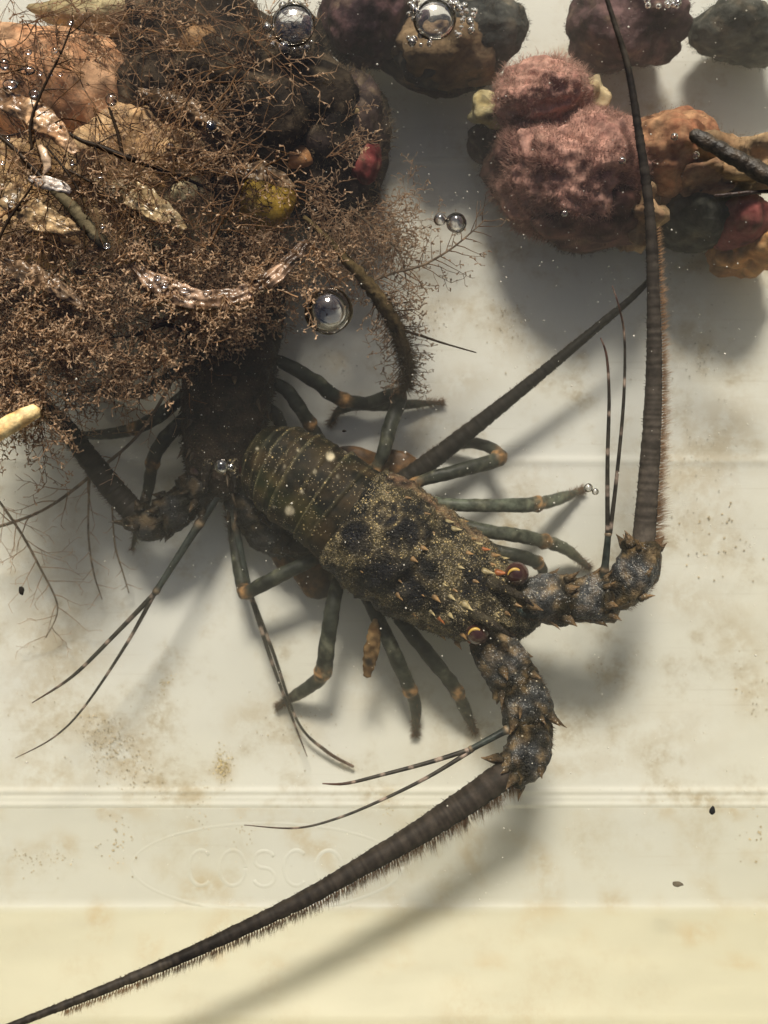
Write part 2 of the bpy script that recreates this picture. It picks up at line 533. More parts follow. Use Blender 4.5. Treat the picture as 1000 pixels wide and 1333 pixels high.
wall_slab((X0, YT), (-X0, YT), ST, (0, 1))
wall_slab((X0, -YB), (X0, YT), ST, (1, 0))
wall_slab((-X0, YT), (-X0, -YB), ST, (-1, 0))
EX = HZ * SL + 6
YF = FOOT[-1][0] + 6
cor = [(-X0 - EX, -YF, HZ + 2), (X0 + EX, -YF, HZ + 2), (X0 + EX, YT + EX, HZ + 2), (-X0 - EX, YT + EX, HZ + 2), (-X0 - EX, -YF, HZ + 2)]
V, F = join([tube(np.linspace(cor[i], cor[i + 1], 8), np.full(8, 13.0), 10) for i in range(4)])
build('rim', V, F, M['wall'], tub)

FD = np.array([f[0] for f in FOOT]); FZ = np.array([f[1] for f in FOOT])
_z = np.linspace(0, 300, 3001); _d = np.interp(_z, FZ, FD); _py = _d * D / (D - _z) + 666.5
def on_wall(px, py, lift=0.0):
    z = float(np.interp(py, _py, _z)); d = float(np.interp(z, FZ, FD))
    z2 = z + 2; d2 = float(np.interp(z2, FZ, FD))
    nrm = np.array((0, 2.0, d2 - d)); nrm /= np.linalg.norm(nrm)
    return np.array(((px - 500) * (D - z) / D, -d, z)) + nrm * lift
# moulded oval with round letters, low relief on the near wall
def relief(pts, r, n=60, lift=-1.5):
    C = np.array([on_wall(*p, lift=lift) for p in pts])
    C = catmull(C, n)
    return tube(C, np.full(n, r), 8)
ov = [(348 + 176 * math.cos(a), 1128 + 56 * math.sin(a)) for a in np.linspace(0, 2 * math.pi, 49)]
V, F = relief(ov, 8.0, 120, -7.15); build('moulded_oval', V, F, M['wall'], front)
def arc(cx, cy, rx, ry, a0, a1, n=17): return [(cx + rx * math.cos(rad(a)), cy + ry * math.sin(rad(a))) for a in np.linspace(a0, a1, n)]
letters = [arc(262, 1130, 16, 23, -50, -310), arc(303, 1130, 17, 23, 0, 360),
           arc(344, 1119, 13, 11, -20, -270) + arc(344, 1142, 14, 12, -90, 160), arc(386, 1130, 16, 23, -50, -310), arc(428, 1130, 17, 23, 0, 360)]
for L in letters:
    V, F = relief(L, 7.0, 40, -5.95); build('moulded_letter', V, F, M['wall'], front)

# water body: fills the tub, sides buried in the wall thickness
def ring(z, e):
    k = max(z, 0) * SL + e
    yf = float(np.interp(max(z, 0), FZ, FD)) + e
    return [(-X0 - k, -yf, z), (X0 + k, -yf, z), (X0 + k, YT + k, z), (-X0 - k, YT + k, z)]
LV = (-5, 2.5, 15, 20, 96, WL)
V = np.array(sum((ring(z, 4) for z in LV), []))
F = [(3, 2, 1, 0), tuple(4 * (len(LV) - 1) + i for i in range(4))] + [(4 * l + i, 4 * l + (i + 1) % 4, 4 * l + 4 + (i + 1) % 4, 4 * l + 4 + i) for l in range(len(LV) - 1) for i in range(4)]
water = build('water', V, F, M['water'], None, smooth=False)
tag(water, 'slightly cloudy still water filling the white tub', kind='structure')

# ------------------------------------------------------------------ lobsters
def loft(stations, n, sides, seed, noise_amp=2.2, tub_n=320, tub_h=2.2, flatb=.72):
    r = catmull(stations, n)
    C = Pa(r[:, :3]); f = (D - r[:, 2]) / D
    hw = np.maximum(r[:, 3], 1) * f; hh = np.maximum(r[:, 4], 1) * f
    T = np.gradient(C, axis=0); T /= np.linalg.norm(T, axis=1, keepdims=True)
    Sd = np.cross(T, np.array((0, 0, 1.0))); Sd /= np.linalg.norm(Sd, axis=1, keepdims=True)
    U = np.cross(Sd, T)
    th = np.linspace(0, 2 * math.pi, sides, endpoint=False)
    cx = np.sign(np.cos(th)) * np.abs(np.cos(th)) ** .82
    sz = np.sign(np.sin(th)) * np.abs(np.sin(th)) ** .95
    sz = np.where(sz < 0, sz * flatb, sz)
    V = (C[:, None] + hw[:, None, None] * cx[None, :, None] * Sd[:, None] + hh[:, None, None] * sz[None, :, None] * U[:, None]).reshape(-1, 3)
    Nn = V - np.repeat(C, sides, 0); Nn /= np.maximum(np.linalg.norm(Nn, axis=1, keepdims=True), 1e-6)
    disp = noise_amp * nz(V, .045, seed) + .9 * nz(V, .16, seed + 3)
    rg = np.random.RandomState(int(seed * 7) + 5)
    idx = rg.randint(0, len(V), tub_n)
    for i in idx:
        d2 = ((V - V[i]) ** 2).sum(1)
        s = rg.uniform(2.0, 3.8)
        disp += tub_h * rg.uniform(.4, 1.1) * np.exp(-d2 / (s * s))
    return V, Nn, disp, C, r, T, Sd, U

def cap_ends(V, F, n, sides):
    a = len(V)
    c0 = V[:sides].mean(0); c1 = V[(n - 1) * sides:n * sides].mean(0)
    V = np.vstack((V, c0, c1))
    F = F + [((j + 1) % sides, j, a) for j in range(sides)] + [((n - 1) * sides + j, (n - 1) * sides + (j + 1) % sides, a + 1) for j in range(sides)]
    return V, F

def cone_spine(base, d, up, L, r, sides=7, hook=.25):
    d = d / np.linalg.norm(d)
    pts = [base - d * 1.5, base + d * L * .35, base + d * L * .72 + up * L * hook * .35, base + d * L + up * L * hook]
    C = catmull(np.array(pts), 6)
    R = np.array((1.0, .92, .7, .45, .22, .05)) * r
    return tube(C, R, sides)

def lerp(a, b, f):
    f = np.asarray(f)[:, None]
    return np.asarray(a)[None] * (1 - f) + np.asarray(b)[None] * f

def peduncle(ant, rows_list, shade, rg, body_pt):
    """the thick jointed base of an antenna: three spiny flared pieces"""
    for k, rows in enumerate(rows_list):
        n, sides = 22, 30
        C, R = ppath(rows, n)
        u = np.linspace(0, 1, n)
        R = R * 1.0 * (1 - .05 * np.cos(u * math.pi) + .07 * np.exp(-((u - .93) / .07) ** 2) - .05 * np.exp(-((u - .02) / .08) ** 2))
        R = R * (.95 + .10 * u)
        V, F = tube(C, R, sides, flat=.82)
        th_ = np.linspace(0, 2 * math.pi, sides, endpoint=False)
        kk = np.concatenate((np.tile(1 + .085 * np.cos(4 * th_ + k) + .06 * np.cos(7 * th_ + 2 * k), n), (1, 1)))
        cc_ = np.vstack((np.repeat(C, sides, 0), C[:1], C[-1:]))
        V = cc_ + (V - cc_) * kk[:, None]
        N = V.copy(); N[:n * sides] -= np.repeat(C, sides, 0); N[n * sides:] = 0
        N /= np.maximum(np.linalg.norm(N, axis=1, keepdims=True), 1e-6)
        disp = 3.4 * nz(V, .07, 11 + k) + 2.0 * nz(V, .2, 3 + k) + 1.0 * nz(V, .45, 6 + k)
        V = V + N * disp[:, None]
        uu = np.concatenate((np.repeat(u, sides), (0, 1)))
        mid = np.exp(-((uu - .55) / .22) ** 2)
        nn = nz(V, .06, 5 + k)
        n5 = nz(V, .10, 15 + k)
        col = lerp((.018, .014, .006), (.070, .074, .076), np.clip(mid * 1.1 + .6 * nn - .15, 0, 1))
        col = col + np.array((.13, .082, .034)) * np.clip(n5 * 3.2 - .30, 0, 1)[:, None] * (1 - .4 * mid)[:, None]
        col = col * (1 - .85 * np.clip(-n5 * 3.0 - .75, 0, 1))[:, None] * shade
        gold = np.clip(.0 + .42 * mid + .8 * nn, 0.02, .9) * np.clip(1 + 2.0 * n5, .2, 1.2) * (1 if shade > .5 else .15)
        for q in range(10):
            i = rg.randint(len(V)); d_ = np.linalg.norm(V - V[i], axis=1); rr_ = rg.uniform(3.5, 8)
            g_ = 1 / (1 + np.exp((d_ - rr_) * 1.1)); tone_ = np.array((.006, .006, .006)) if q % 2 else np.array((.30, .21, .11)) * shade
            col = col * (1 - .85 * g_[:, None]) + tone_ * .85 * g_[:, None]; gold = gold * (1 - g_ * (.9 if q % 2 else .3))
        parts = [(V, F)]; cols = [col]; golds = [gold]
        T, Sd, U = frames(C)
        ns = 10 if shade > .5 else 6
        for q in range(ns):
            a = 2 * math.pi * (q + rg.uniform(-.3, .3)) / ns
            i = int(n * rg.choice((.9, .92, .6, .35), p=(.45, .25, .2, .1)))
            i = min(i, n - 1)
            o = math.cos(a) * Sd[i] + .82 * math.sin(a) * U[i]
            v, f = cone_spine(C[i] + o * R[i] * .95, T[i] * .8 + o * .6, o, rg.uniform(9, 20), rg.uniform(3.6, 7.6), hook=.1)
            parts.append((v, f)); tt = np.linspace(0, 1, len(v))
            cols.append(lerp((.03, .026, .016), (.26, .16, .075), tt) * shade); golds.append(np.full(len(v), .1))
        V, F = join(parts)
        build('peduncle_segment', V, F, M['ped'], ant, col=np.vstack(cols), gold=np.concatenate(golds))

def bristles(parent, rows, side, count, lmin, lmax, t0, t1, c0, c1, rg, wid=.21, lean=.45, name='bristle_fringe'):
    C, R = ppath(rows, 200)
    T, Sd, U = frames(C)
    tt = rg.uniform(t0, t1, count)
    i = (tt * 199).astype(int)
    tuft = .72 + .28 * np.sin(tt * 610 + 3 * np.sin(tt * 91)) * np.sin(tt * 137)
    dirn = side * Sd[i] + U[i] * rg.normal(0, .35, (count, 1)) + T[i] * (lean + rg.normal(0, .22, (count, 1)))
    dirn /= np.linalg.norm(dirn, axis=1, keepdims=True)
    base = C[i] + (side * Sd[i]) * (R[i] * .9)[:, None] + U[i] * (R[i] * rg.uniform(-.5, .5, count))[:, None]
    L = rg.uniform(lmin, lmax, count) * tuft * (1 - .55 * (tt - t0) / max(t1 - t0, 1e-6))
    V, F, Cc = hairs_mesh(base, base + dirn * L[:, None], np.full(count, wid), lerp(c0, c0, np.zeros(count)), lerp(c1, c1, np.zeros(count)))
    return build(name, V, F, M['bristle'], parent, col=Cc, kind='stuff')

def antenna(root, rows, ped, side, shade, rg, fringe=(1400, 10, 22, 0.0, .75), col0=(.060, .048, .036), col1=(.020, .016, .012)):
    n, sides = 240, 14
    C, R = ppath(rows, n)
    u = np.linspace(0, 1, n)
    L = np.concatenate(([0], np.cumsum(np.linalg.norm(np.diff(C, axis=0), axis=1))))
    R = R * (1 + .012 * np.sign(np.sin(L / 5.2 * 2 * math.pi)) * (u < .8)) + .25 * rg.normal(0, 1, n) * (R > 4)
    V, F = tube(C, R, sides, rough=.08, rsc=.2)
    uu = np.concatenate((np.repeat(u, sides), (0, 1)))
    band = np.concatenate((np.repeat(.75 + .5 * (rg.uniform(0, 1, n) > .5), sides), (1, 1)))
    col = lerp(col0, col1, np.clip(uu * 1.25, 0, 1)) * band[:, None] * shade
    a = build('antenna', V, F, M['flag'], root, col=col)
    peduncle(a, ped, shade, rg, None)
    cnt, l0, l1, t0, t1 = fringe
    bristles(a, rows, side, cnt, l0, l1, t0, t1, np.array((.36, .21, .11)) * max(shade, .35), np.array((.74, .51, .31)) * max(shade, .35), rg)
    for rows_ in ped:
        bristles(a, rows_, side, 320, 5, 11, .15, 1.0, np.array((.12, .07, .035)) * max(shade, .35), np.array((.34, .2, .1)) * max(shade, .35), rg)
        bristles(a, rows_, -side, 160, 3, 7, .15, 1.0, np.array((.12, .07, .035)) * max(shade, .35), np.array((.30, .2, .1)) * max(shade, .35), rg)
    # scattered single hairs on both sides
    bristles(a, rows, -side, 160, 3, 7, 0, .9, np.array((.06, .04, .02)), np.array((.10, .06, .03)), rg, wid=.4, name='loose_bristles')
    return a

def antennule(root, stalk, br, shade, rg):
    parts, cols = [], []
    C, R = ppath(stalk, 24); u = np.linspace(0, 1, 24)
    R = R * (1 + .28 * np.exp(-((u - .35) / .04) ** 2) + .28 * np.exp(-((u - .97) / .04) ** 2))
    V, F = tube(C, R, 10)
    c = lerp((.035, .042, .035), (.28, .20, .12), np.concatenate((np.repeat(np.exp(-((u - .35) / .03) ** 2) + np.exp(-((u - .98) / .03) ** 2), 10), (0, 1)))) * shade
    parts.append((V, F)); cols.append(c)
    for b in br:
        C, R = ppath(b, 70); V, F = tube(C, R, 7)
        u = np.linspace(0, 1, 70)
        pale = (np.sin(u * 34) > .86) * .8
        cc = lerp((.035, .030, .022), (.34, .26, .20), np.concatenate((np.repeat(pale, 7), (0, 0)))) * shade
        tip = np.concatenate((np.repeat(np.clip((u - .7) * 2, 0, .6), 7), (0, 1)))[:, None]
        cc = cc * (1 - tip) + np.array((.10, .03, .015)) * tip * shade
        parts.append((V, F)); cols.append(cc)
    V, F = join(parts)
    return build('antennule', V, F, M['limb'], root, col=np.vstack(cols))

def leg(root, rows, joints, shade, rg, tint=(.030, .033, .024), fuzz=260):
    """rows (px,py,z,r); joints = fractions along the path with orange knees"""
    n, sides = 64, 14
    C, R = ppath(rows, n)
    u = np.linspace(0, 1, n)
    R = R * .88
    R = R * (1 - .6 * np.clip((u - .86) / .14, 0, 1))
    jm = np.zeros(n)
    for j in joints:
        R = R * (1 + .20 * np.exp(-((u - j) / .022) ** 2) - .12 * np.exp(-((u - j - .04) / .015) ** 2))
        jm = np.maximum(jm, np.exp(-((u - j) / .030) ** 2))
    V, F = tube(C, R, sides, flat=.9, rough=.14, rsc=.11, seed=rows[0][0])
    m_ = np.concatenate((np.repeat(jm, sides), (0, 0)))
    blot = nz(V, .18, 2.0)
    m_ = np.clip(m_ * (.7 + 2.0 * blot), 0, 1)
    streak = np.clip(nz(V, .05, 8.0) * 1.5 + .8 * nz(V, .3, 4.0) - .25, 0, .75)
    col = lerp(tint, (.13, .13, .085), streak) * (1 - .5 * np.clip(nz(V, .22, 13.0) * 2 - .2, 0, 1))[:, None]
    col = col * (1 - m_[:, None]) + np.array((.36, .20, .08)) * m_[:, None]
    tip = np.concatenate((np.repeat(np.clip((u - .80) * 5, 0, 1), sides), (0, 1)))[:, None]
    col = col * (1 - tip * .55) + np.array((.09, .06, .035)) * tip * .55
    o = build('walking_leg', V, F, M['limb'], root, col=col * shade)
    T, Sd, U = frames(C)
    k = fuzz
    i = np.clip((n * (1 - np.abs(rg.normal(0, .09, k)))).astype(int), 0, n - 1)
    a = rg.uniform(0, 2 * math.pi, k)
    dr = np.cos(a)[:, None] * Sd[i] + np.sin(a)[:, None] * U[i] + T[i] * rg.uniform(.3, 1.2, (k, 1))
    dr /= np.linalg.norm(dr, axis=1, keepdims=True)
    base = C[i] + dr * R[i][:, None] * .6
    V, F, Cc = hairs_mesh(base, base + dr * rg.uniform(4, 11, (k, 1)), np.full(k, .45), lerp((.16, .09, .05), (0, 0, 0), np.zeros(k)) * max(shade, .4), lerp((.36, .2, .11), (0, 0, 0), np.zeros(k)) * max(shade, .4))
    build('toe_bristles', V, F, M['bristle'], o, col=Cc, kind='stuff')
    return o

def tail_segments(root, stations, bounds, sides, seed, shade, spots):
    n = 220
    r = catmull(stations, n); C = Pa(r[:, :3]); f = (D - r[:, 2]) / D
    T = np.gradient(C, axis=0); T /= np.linalg.norm(T, axis=1, keepdims=True)
    Sd = np.cross(T, np.array((0, 0, 1.0))); Sd /= np.linalg.norm(Sd, axis=1, keepdims=True)
    U = np.cross(Sd, T)
    th = np.linspace(rad(-24), rad(204), sides)
    cx = np.sign(np.cos(th)) * np.abs(np.cos(th)) ** .82
    sz = np.sign(np.sin(th)) * np.abs(np.sin(th)) ** .95
    for k, (a, b) in enumerate(bounds):        # fractions of the path, front edge a > rear edge b
        m_ = 26
        u = np.linspace(a, b, m_)
        fi = u * (n - 1); i0 = np.clip(fi.astype(int), 0, n - 2); w1 = (fi - i0)[:, None]
        it = lambda A: A[i0] * (1 - w1) + A[i0 + 1] * w1
        c, s_, u_, rr = it(C), it(Sd), it(U), it(r)
        q = np.linspace(0, 1, m_)
        scale = .985 + .065 * q + .030 * np.exp(-((q - .97) / .05) ** 2) - .018 * np.exp(-((q - .42) / .06) ** 2) + .02 * np.exp(-((q - .5) / .05) ** 2)
        ff = (D - rr[:, 2]) / D
        hw = rr[:, 3] * ff * scale; hh = rr[:, 4] * ff * scale
        V = (c[:, None] + hw[:, None, None] * cx[None, :, None] * s_[:, None] + hh[:, None, None] * sz[None, :, None] * u_[:, None])
        V = V.reshape(-1, 3)
        V2 = c.repeat(sides, 0) + (V - c.repeat(sides, 0)) * .955
        off = m_ * sides
        F1 = [tuple(x) for x in grid_faces(m_, sides, False)]
        F2 = [tuple(x[::-1] + off) for x in grid_faces(m_, sides, False)]
        e1 = [(m_ - 1) * sides + j for j in range(sides)]; e0 = list(range(sides))
        F3 = [(e1[j], e1[j + 1], e1[j + 1] + off, e1[j] + off) for j in range(sides - 1)] + [(e0[j + 1], e0[j], e0[j] + off, e0[j + 1] + off) for j in range(sides - 1)]
        V = V + .7 * nz(V, .12, seed + k)[:, None] * np.array((0, 0, 1))
        pp = proj(V)
        nn = nz(V, .05, seed + 20)
        qq = np.repeat(q, sides)
        edge = np.exp(-((qq - .975) / .035) ** 2) + .55 * np.exp(-((qq - .5) / .03) ** 2)
        col = lerp((.006, .006, .003), (.036, .024, .010), np.clip(.42 + 1.5 * nn + .5 * nz(V, .14, 3), 0, 1))
        col = col + np.array((.010, .014, .004)) * np.clip(nz(V, .03, 44) * 2, 0, 1)[:, None]
        col = col + np.array((.075, .066, .034)) * (edge * np.clip(.75 + .8 * nz(V, .25, 1), .2, 1.2))[:, None]
        gold = np.clip(.09 + .25 * edge + .16 * nz(V, .08, 9), .01, .5)
        for (sx, sy, sr) in spots:
            d = np.hypot(pp[:, 0] - sx, pp[:, 1] - sy)
            g = 1 / (1 + np.exp((d - sr) * 2.2))
            col = col * (1 - g[:, None]) + np.array((.55, .48, .33)) * g[:, None]
            gold = gold * (1 - g)
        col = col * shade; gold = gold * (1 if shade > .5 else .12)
        build('tail_segment', np.vstack((V, V2)), F1 + F2 + F3, M['plate'], root, col=np.vstack((col, col * .6)), gold=np.concatenate((gold, gold)))

def blob_mesh(center, rx, ry, rz, sub=4, amp=.12, fs=.03, seed=0.0, amp2=.04):
    import bmesh
    bm = bmesh.new(); bmesh.ops.create_icosphere(bm, subdivisions=sub, radius=1)
    V = np.array([v.co[:] for v in bm.verts]); F = [tuple(v.index for v in f.verts) for f in bm.faces]; bm.free()
    N = V.copy()
    W = V * np.array((rx, ry, rz))
    d = 1 + amp * nz(W, fs, seed) * 2 + amp2 * nz(W, fs * 4, seed + 5) * 2
    W = W * d[:, None] + np.asarray(center)
    return W, F, N

# ---- front lobster
rg = np.random.RandomState(3)
st1 = [(337, 601, 60, 26, 26), (346, 603, 70, 46, 38), (366, 611, 82, 56, 48), (392, 626, 90, 62, 53), (425, 647, 94, 64, 56), (455, 671, 97, 70, 59),
       (480, 687, 99, 78, 61), (508, 706, 100, 81, 63), (546, 732, 100, 79, 62), (589, 757, 100, 72, 58), (618, 774, 101, 64, 53),
       (645, 785, 102, 50, 43), (668, 795, 100, 40, 33), (690, 803, 96, 26, 24), (701, 808, 93, 8, 8)]
L1 = thing('spiny_lobster', P(520, 712, 0), 'large mottled black and gold spiny lobster lying in the middle of the tub', 'lobster', 'spiny lobsters in the tub')
n, sides = 210, 108
V, Nn, disp, C, r, T, Sd, U = loft(st1, n, sides, 4.0, tub_n=520, tub_h=3.4, noise_amp=3.4)
disp += 1.2 * nz(V, .33, 41.0)
pp = proj(V)
u = np.repeat(np.linspace(0, 1, n), sides)
ax = np.repeat(r[:, 0], sides)
# groove across the carapace and the lip at its rear edge
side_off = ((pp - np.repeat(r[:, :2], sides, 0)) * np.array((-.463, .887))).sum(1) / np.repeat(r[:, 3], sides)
gpos = 548 - 22 * np.abs(side_off) ** 1.5
disp -= 4.2 * np.exp(-((ax - gpos) / 5.0) ** 2)
disp += 3.0 * np.exp(-((ax - 463) / 5.0) ** 2) - 7.0 / (1 + np.exp((ax - 455) / 1.5))
disp += 3.0 * np.exp(-((side_off + .38) / .06) ** 2) * (ax > 585) + 3.0 * np.exp(-((side_off - .38) / .06) ** 2) * (ax > 585)
V = V + Nn * disp[:, None]
pp = proj(V)
front_f = np.clip((ax - 540) / 50, 0, 1)
nb = nz(V, .035, 31.0); nf = nz(V, .11, 17.0)
gold = .13 + .45 * front_f + 1.0 * nb + .55 * nf
base = lerp((.008, .008, .007), (.078, .062, .030), np.clip(.20 + .42 * front_f + 1.4 * nb + .6 * nf, 0, 1))
gold += .55 * np.exp(-((ax - 464) / 9) ** 2)                      # golden rear border
lit_side = np.clip(-side_off, 0, 1)
gold += .35 * lit_side * (.5 + front_f)  # sunlit upper side painted in as denser gold
for (x, y, rr_, am) in ((501, 668, 16, .9), (466, 702, 22, .95), (522, 695, 23, .8), (500, 735, 28, .8), (535, 765, 24, .7), (549, 705, 9, .8),
                        (612, 742, 13, .9), (622, 757, 12, .8), (594, 722, 9, .7), (575, 785, 14, .7), (600, 812, 16, .8), (636, 792, 12, .8), (560, 655, 12, .4), (578, 725, 7, .7), (606, 767, 8, .6), (640, 765, 12, .8)):
    d = np.hypot(pp[:, 0] - x, pp[:, 1] - y) + 5 * nf
    g = am * .72 / (1 + np.exp((d - rr_) * .4))
    gold = gold * (1 - g)
    base = base * (1 - g[:, None]) + np.array((.008, .008, .011)) * g[:, None]
for (x, y, rr_, wd, am) in ((501, 668, 20, 2.6, .9), (466, 702, 26, 2.5, .45), (522, 695, 27, 2.5, .5), (570, 733, 30, 4, .6), (501, 666, 4, 4, .6)):
    d = np.abs(np.hypot(pp[:, 0] - x, pp[:, 1] - y) - rr_ + 3 * nf)
    g = am * np.exp(-(d / wd) ** 2)
    gold = gold + g * .8
    base = base + np.array((.10, .075, .035)) * g[:, None]
g = np.exp(-((side_off + .93) / .07) ** 2) * ((ax > 470) & (ax < 600))   # sunlight on the upper flank painted as a warm rim
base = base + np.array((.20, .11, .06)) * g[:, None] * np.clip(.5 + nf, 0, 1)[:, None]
F = [tuple(q) for q in grid_faces(n, sides)]
Vc, F = cap_ends(V, F, n, sides)
colb = np.vstack((base, base[:1], base[-1:])); gg = np.concatenate((np.clip(gold, .02, .95), (0.1, .1)))
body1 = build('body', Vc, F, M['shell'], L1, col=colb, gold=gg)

zc = np.repeat(C[:, 2], sides)
topV = V[V[:, 2] > zc - 12]; topN = Nn[V[:, 2] > zc - 12]; topP = proj(topV)
def spine_at(root, px, py, L, r_, col, d2=(.887, -.463), hook=.55):
    k = np.argmin(((topP - np.array((px, py))) ** 2).sum(1))
    nrm = topN[k]
    d = np.array((d2[0], d2[1], 0)) * 1.0 + nrm * .55
    V, F = cone_spine(topV[k] - nrm * 1.5, d, nrm * .4 + np.array((d2[0], d2[1], 0)) * .6, L, r_, 9, hook)
    tt = np.linspace(0, 1, len(V))
    return build('spine', V, F, M['spine'], root, col=lerp(np.array(col) * .35, col, np.clip(tt * 1.3, 0, 1)))
TAN, ORN, PAL = (.42, .25, .10), (.52, .17, .05), (.55, .44, .22)
for (x, y, c_, s_) in ((583, 678, PAL, 1.1), (603, 678, TAN, 1.1), (590, 689, PAL, 1.1), (565, 695, TAN, .9), (552, 711, TAN, 1.25), (535, 731, TAN, 1.2), (517, 777, TAN, 1.1),
                       (566, 778, TAN, 1.2), (579, 758, PAL, .9), (598, 740, PAL, .9), (608, 720, TAN, 1), (630, 715, ORN, 1.2), (643, 721, TAN, 1.1), (572, 806, ORN, 1.2), (586, 800, PAL, .9),
                       (560, 797, PAL, .8), (648, 745, ORN, 1.4), (630, 743, PAL, 1.8), (603, 787, PAL, 1.6), (586, 776, PAL, 1.2), (640, 733, TAN, .9), (615, 700, TAN, 1), (623, 706, PAL, .9),
                       (540, 800, TAN, .9), (556, 815, TAN, .8), (575, 828, TAN, 1.2), (590, 840, TAN, 1.3), (655, 726, PAL, 1.1), (612, 838, ORN, 1.2), (600, 826, TAN, 1), (617, 757, TAN, .9), (592, 765, TAN, .8), (660, 770, PAL, 1), (646, 800, PAL, 1),
                       (500, 640, TAN, .6), (530, 648, TAN, .7), (556, 668, TAN, .7), (520, 755, TAN, .7), (548, 775, TAN, .7), (487, 750, TAN, .6), (470, 742, TAN, .6), (660, 800, TAN, .9), (672, 788, TAN, .9)):
    spine_at(body1, x, y, 6.0 * s_ * rg.uniform(.75, 1.25), 3.3 * s_ * rg.uniform(.8, 1.15), c_)

# fine pale grit and short fur stuck to the shell
k = 1500
i = rg.randint(0, len(topV), k)
dr = topN[i] + rg.normal(0, .5, (k, 3)); dr /= np.linalg.norm(dr, axis=1, keepdims=True)
Vh, Fh, Ch = hairs_mesh(topV[i], topV[i] + dr * rg.uniform(2, 5, (k, 1)), np.full(k, .5), lerp((.07, .055, .03), (0, 0, 0), np.zeros(k)), lerp((.26, .2, .11), (0, 0, 0), np.zeros(k)))
build('shell_fur', Vh, Fh, M['bristle'], body1, col=Ch, kind='stuff')

def frac_of(st, n, x):
    r = catmull(st, 400)
    return float(np.interp(x, r[:, 0], np.linspace(0, 1, 400)))
bd = [(frac_of(st1, 0, a), frac_of(st1, 0, b)) for a, b in ((460, 421), (426, 386), (391, 366), (371, 347), (352, 338.5))]
tail_segments(L1, st1, bd, 100, 3.0, 1.0, [(430, 594, 5.5), (377, 665, 6), (335, 584, 1.8), (410, 614, 2.0), (393, 640, 1.8), (388, 586, 1.2), (370, 608, 1.4), (413, 640, 1.0), (450, 588, 1.4), (356, 660, 1.2), (440, 620, 1.0)])
# flaps of the tail's lower edge, brown with black bars
def flap(root, px, py, z, rx, ry, rot, bar):
    V, F, N = blob_mesh((0, 0, 0), rx, ry, 7, 3, .10, .06, px * .1)
    c, s_ = math.cos(rot), math.sin(rot)
    R_ = np.array(((c, -s_, 0), (s_, c, 0), (0, 0, 1)))
    tilt = V[:, 0] * .35
    local = V.copy()
    V = V @ R_.T + P(px, py, z); V[:, 2] -= np.abs(local[:, 0]) * .2
    d = np.abs(local[:, 0] - bar * rx) / rx
    g = 1 / (1 + np.exp((d - .22) * 18))
    col = lerp((.17, .085, .03), (.008, .008, .010), g)
    col = col * (.75 + .5 * nz(V, .15, 2))[:, None]
    build('tail_flap', V, F, M['limb'], root, col=col)
flap(L1, 411, 752, 40, 33, 25, rad(-35), .62)
flap(L1, 522, 607, 42, 36, 19, rad(-18), .72)
flap(L1, 468, 596, 40, 34, 14, rad(-12), -.6)
flap(L1, 372, 722, 36, 20, 24, rad(20), .1)

# eyes and brow horns
def eye(root, px, py, z, r_, a0):
    V, F, N = blob_mesh(P(px, py, z), r_, r_, r_, 4, 0, .01, 0, 0)
    e = build('eye', V, F, M['eye'], root)
    c = P(px, py, z)
    an = np.linspace(rad(a0), rad(a0 + 190), 26)
    cc = c + np.stack((r_ * .60 * np.cos(an) - r_ * .26 * math.cos(rad(a0 + 95)) * -1 * .3, r_ * .60 * np.sin(an), np.full(26, r_ * .80)), 1) + np.array((-r_ * .28, -r_ * .18, 0))
    rr_ = 1.9 * np.sin(np.linspace(.12, math.pi - .12, 26)) + .25
    v, f = tube(cc, rr_, 8)
    build('eye_highlight', v, f, M['eye_highlight'], e)  # golden crescent highlight on the eye, modelled as a thin arc
eye(L1, 673, 747, 140, 14, -20)
eye(L1, 622, 824, 136, 14, -20)
def horn(root, rows, c0, c1):
    C, R = ppath(rows, 26); V, F = tube(C, R, 12, rough=.15, rsc=.2)
    tt = np.concatenate((np.repeat(np.linspace(0, 1, 26), 12), (0, 1)))
    nn = nz(V, .12, 4)
    return build('horn', V, F, M['shell'], root, col=lerp(c0, c1, np.clip(tt + nn * .6, 0, 1)), gold=np.clip(.5 - tt + nn, .02, .8))
horn(L1, [(622, 755, 130, 10), (640, 760, 144, 9.5), (660, 768, 156, 7), (680, 778, 166, 4.5), (695, 789, 168, 1)], (.06, .05, .03), (.012, .008, .006))
horn(L1, [(596, 780, 130, 10), (612, 794, 144, 9.5), (632, 806, 156, 7), (651, 818, 166, 4.5), (668, 830, 168, 1)], (.06, .05, .03), (.012, .008, .006))
horn(L1, [(668, 788, 122, 11), (684, 795, 126, 9), (699, 803, 128, 6), (707, 808, 128, 2)], (.05, .07, .06), (.02, .02, .015))

# antennae
PR = [[(668, 778, 118, 26), (700, 778, 124, 29), (742, 779, 130, 27)],
      [(736, 780, 130, 26), (765, 780, 138, 29), (797, 776, 146, 27)],
      [(792, 778, 146, 24), (815, 762, 152, 29), (832, 735, 156, 28), (837, 706, 158, 19)]]
antenna(L1, [(837, 712, 158, 15), (840, 680, 160, 14.5), (846, 600, 168, 13), (851, 500, 178, 11), (851, 400, 190, 9), (846, 280, 206, 7), (832, 175, 222, 5.6), (818, 90, 232, 4.4), (800, 30, 240, 3.4), (784, -20, 246, 2.6)],
        PR, 1, 1.0, rg, fringe=(3000, 14, 28, 0.0, .56), col0=(.085, .070, .055))
PL = [[(634, 826, 114, 27), (652, 856, 120, 30), (676, 892, 126, 27)],
      [(672, 886, 126, 27), (684, 908, 132, 31), (691, 940, 138, 27)],
      [(691, 936, 138, 26), (692, 962, 144, 28), (680, 990, 148, 27), (660, 1008, 150, 20)]]
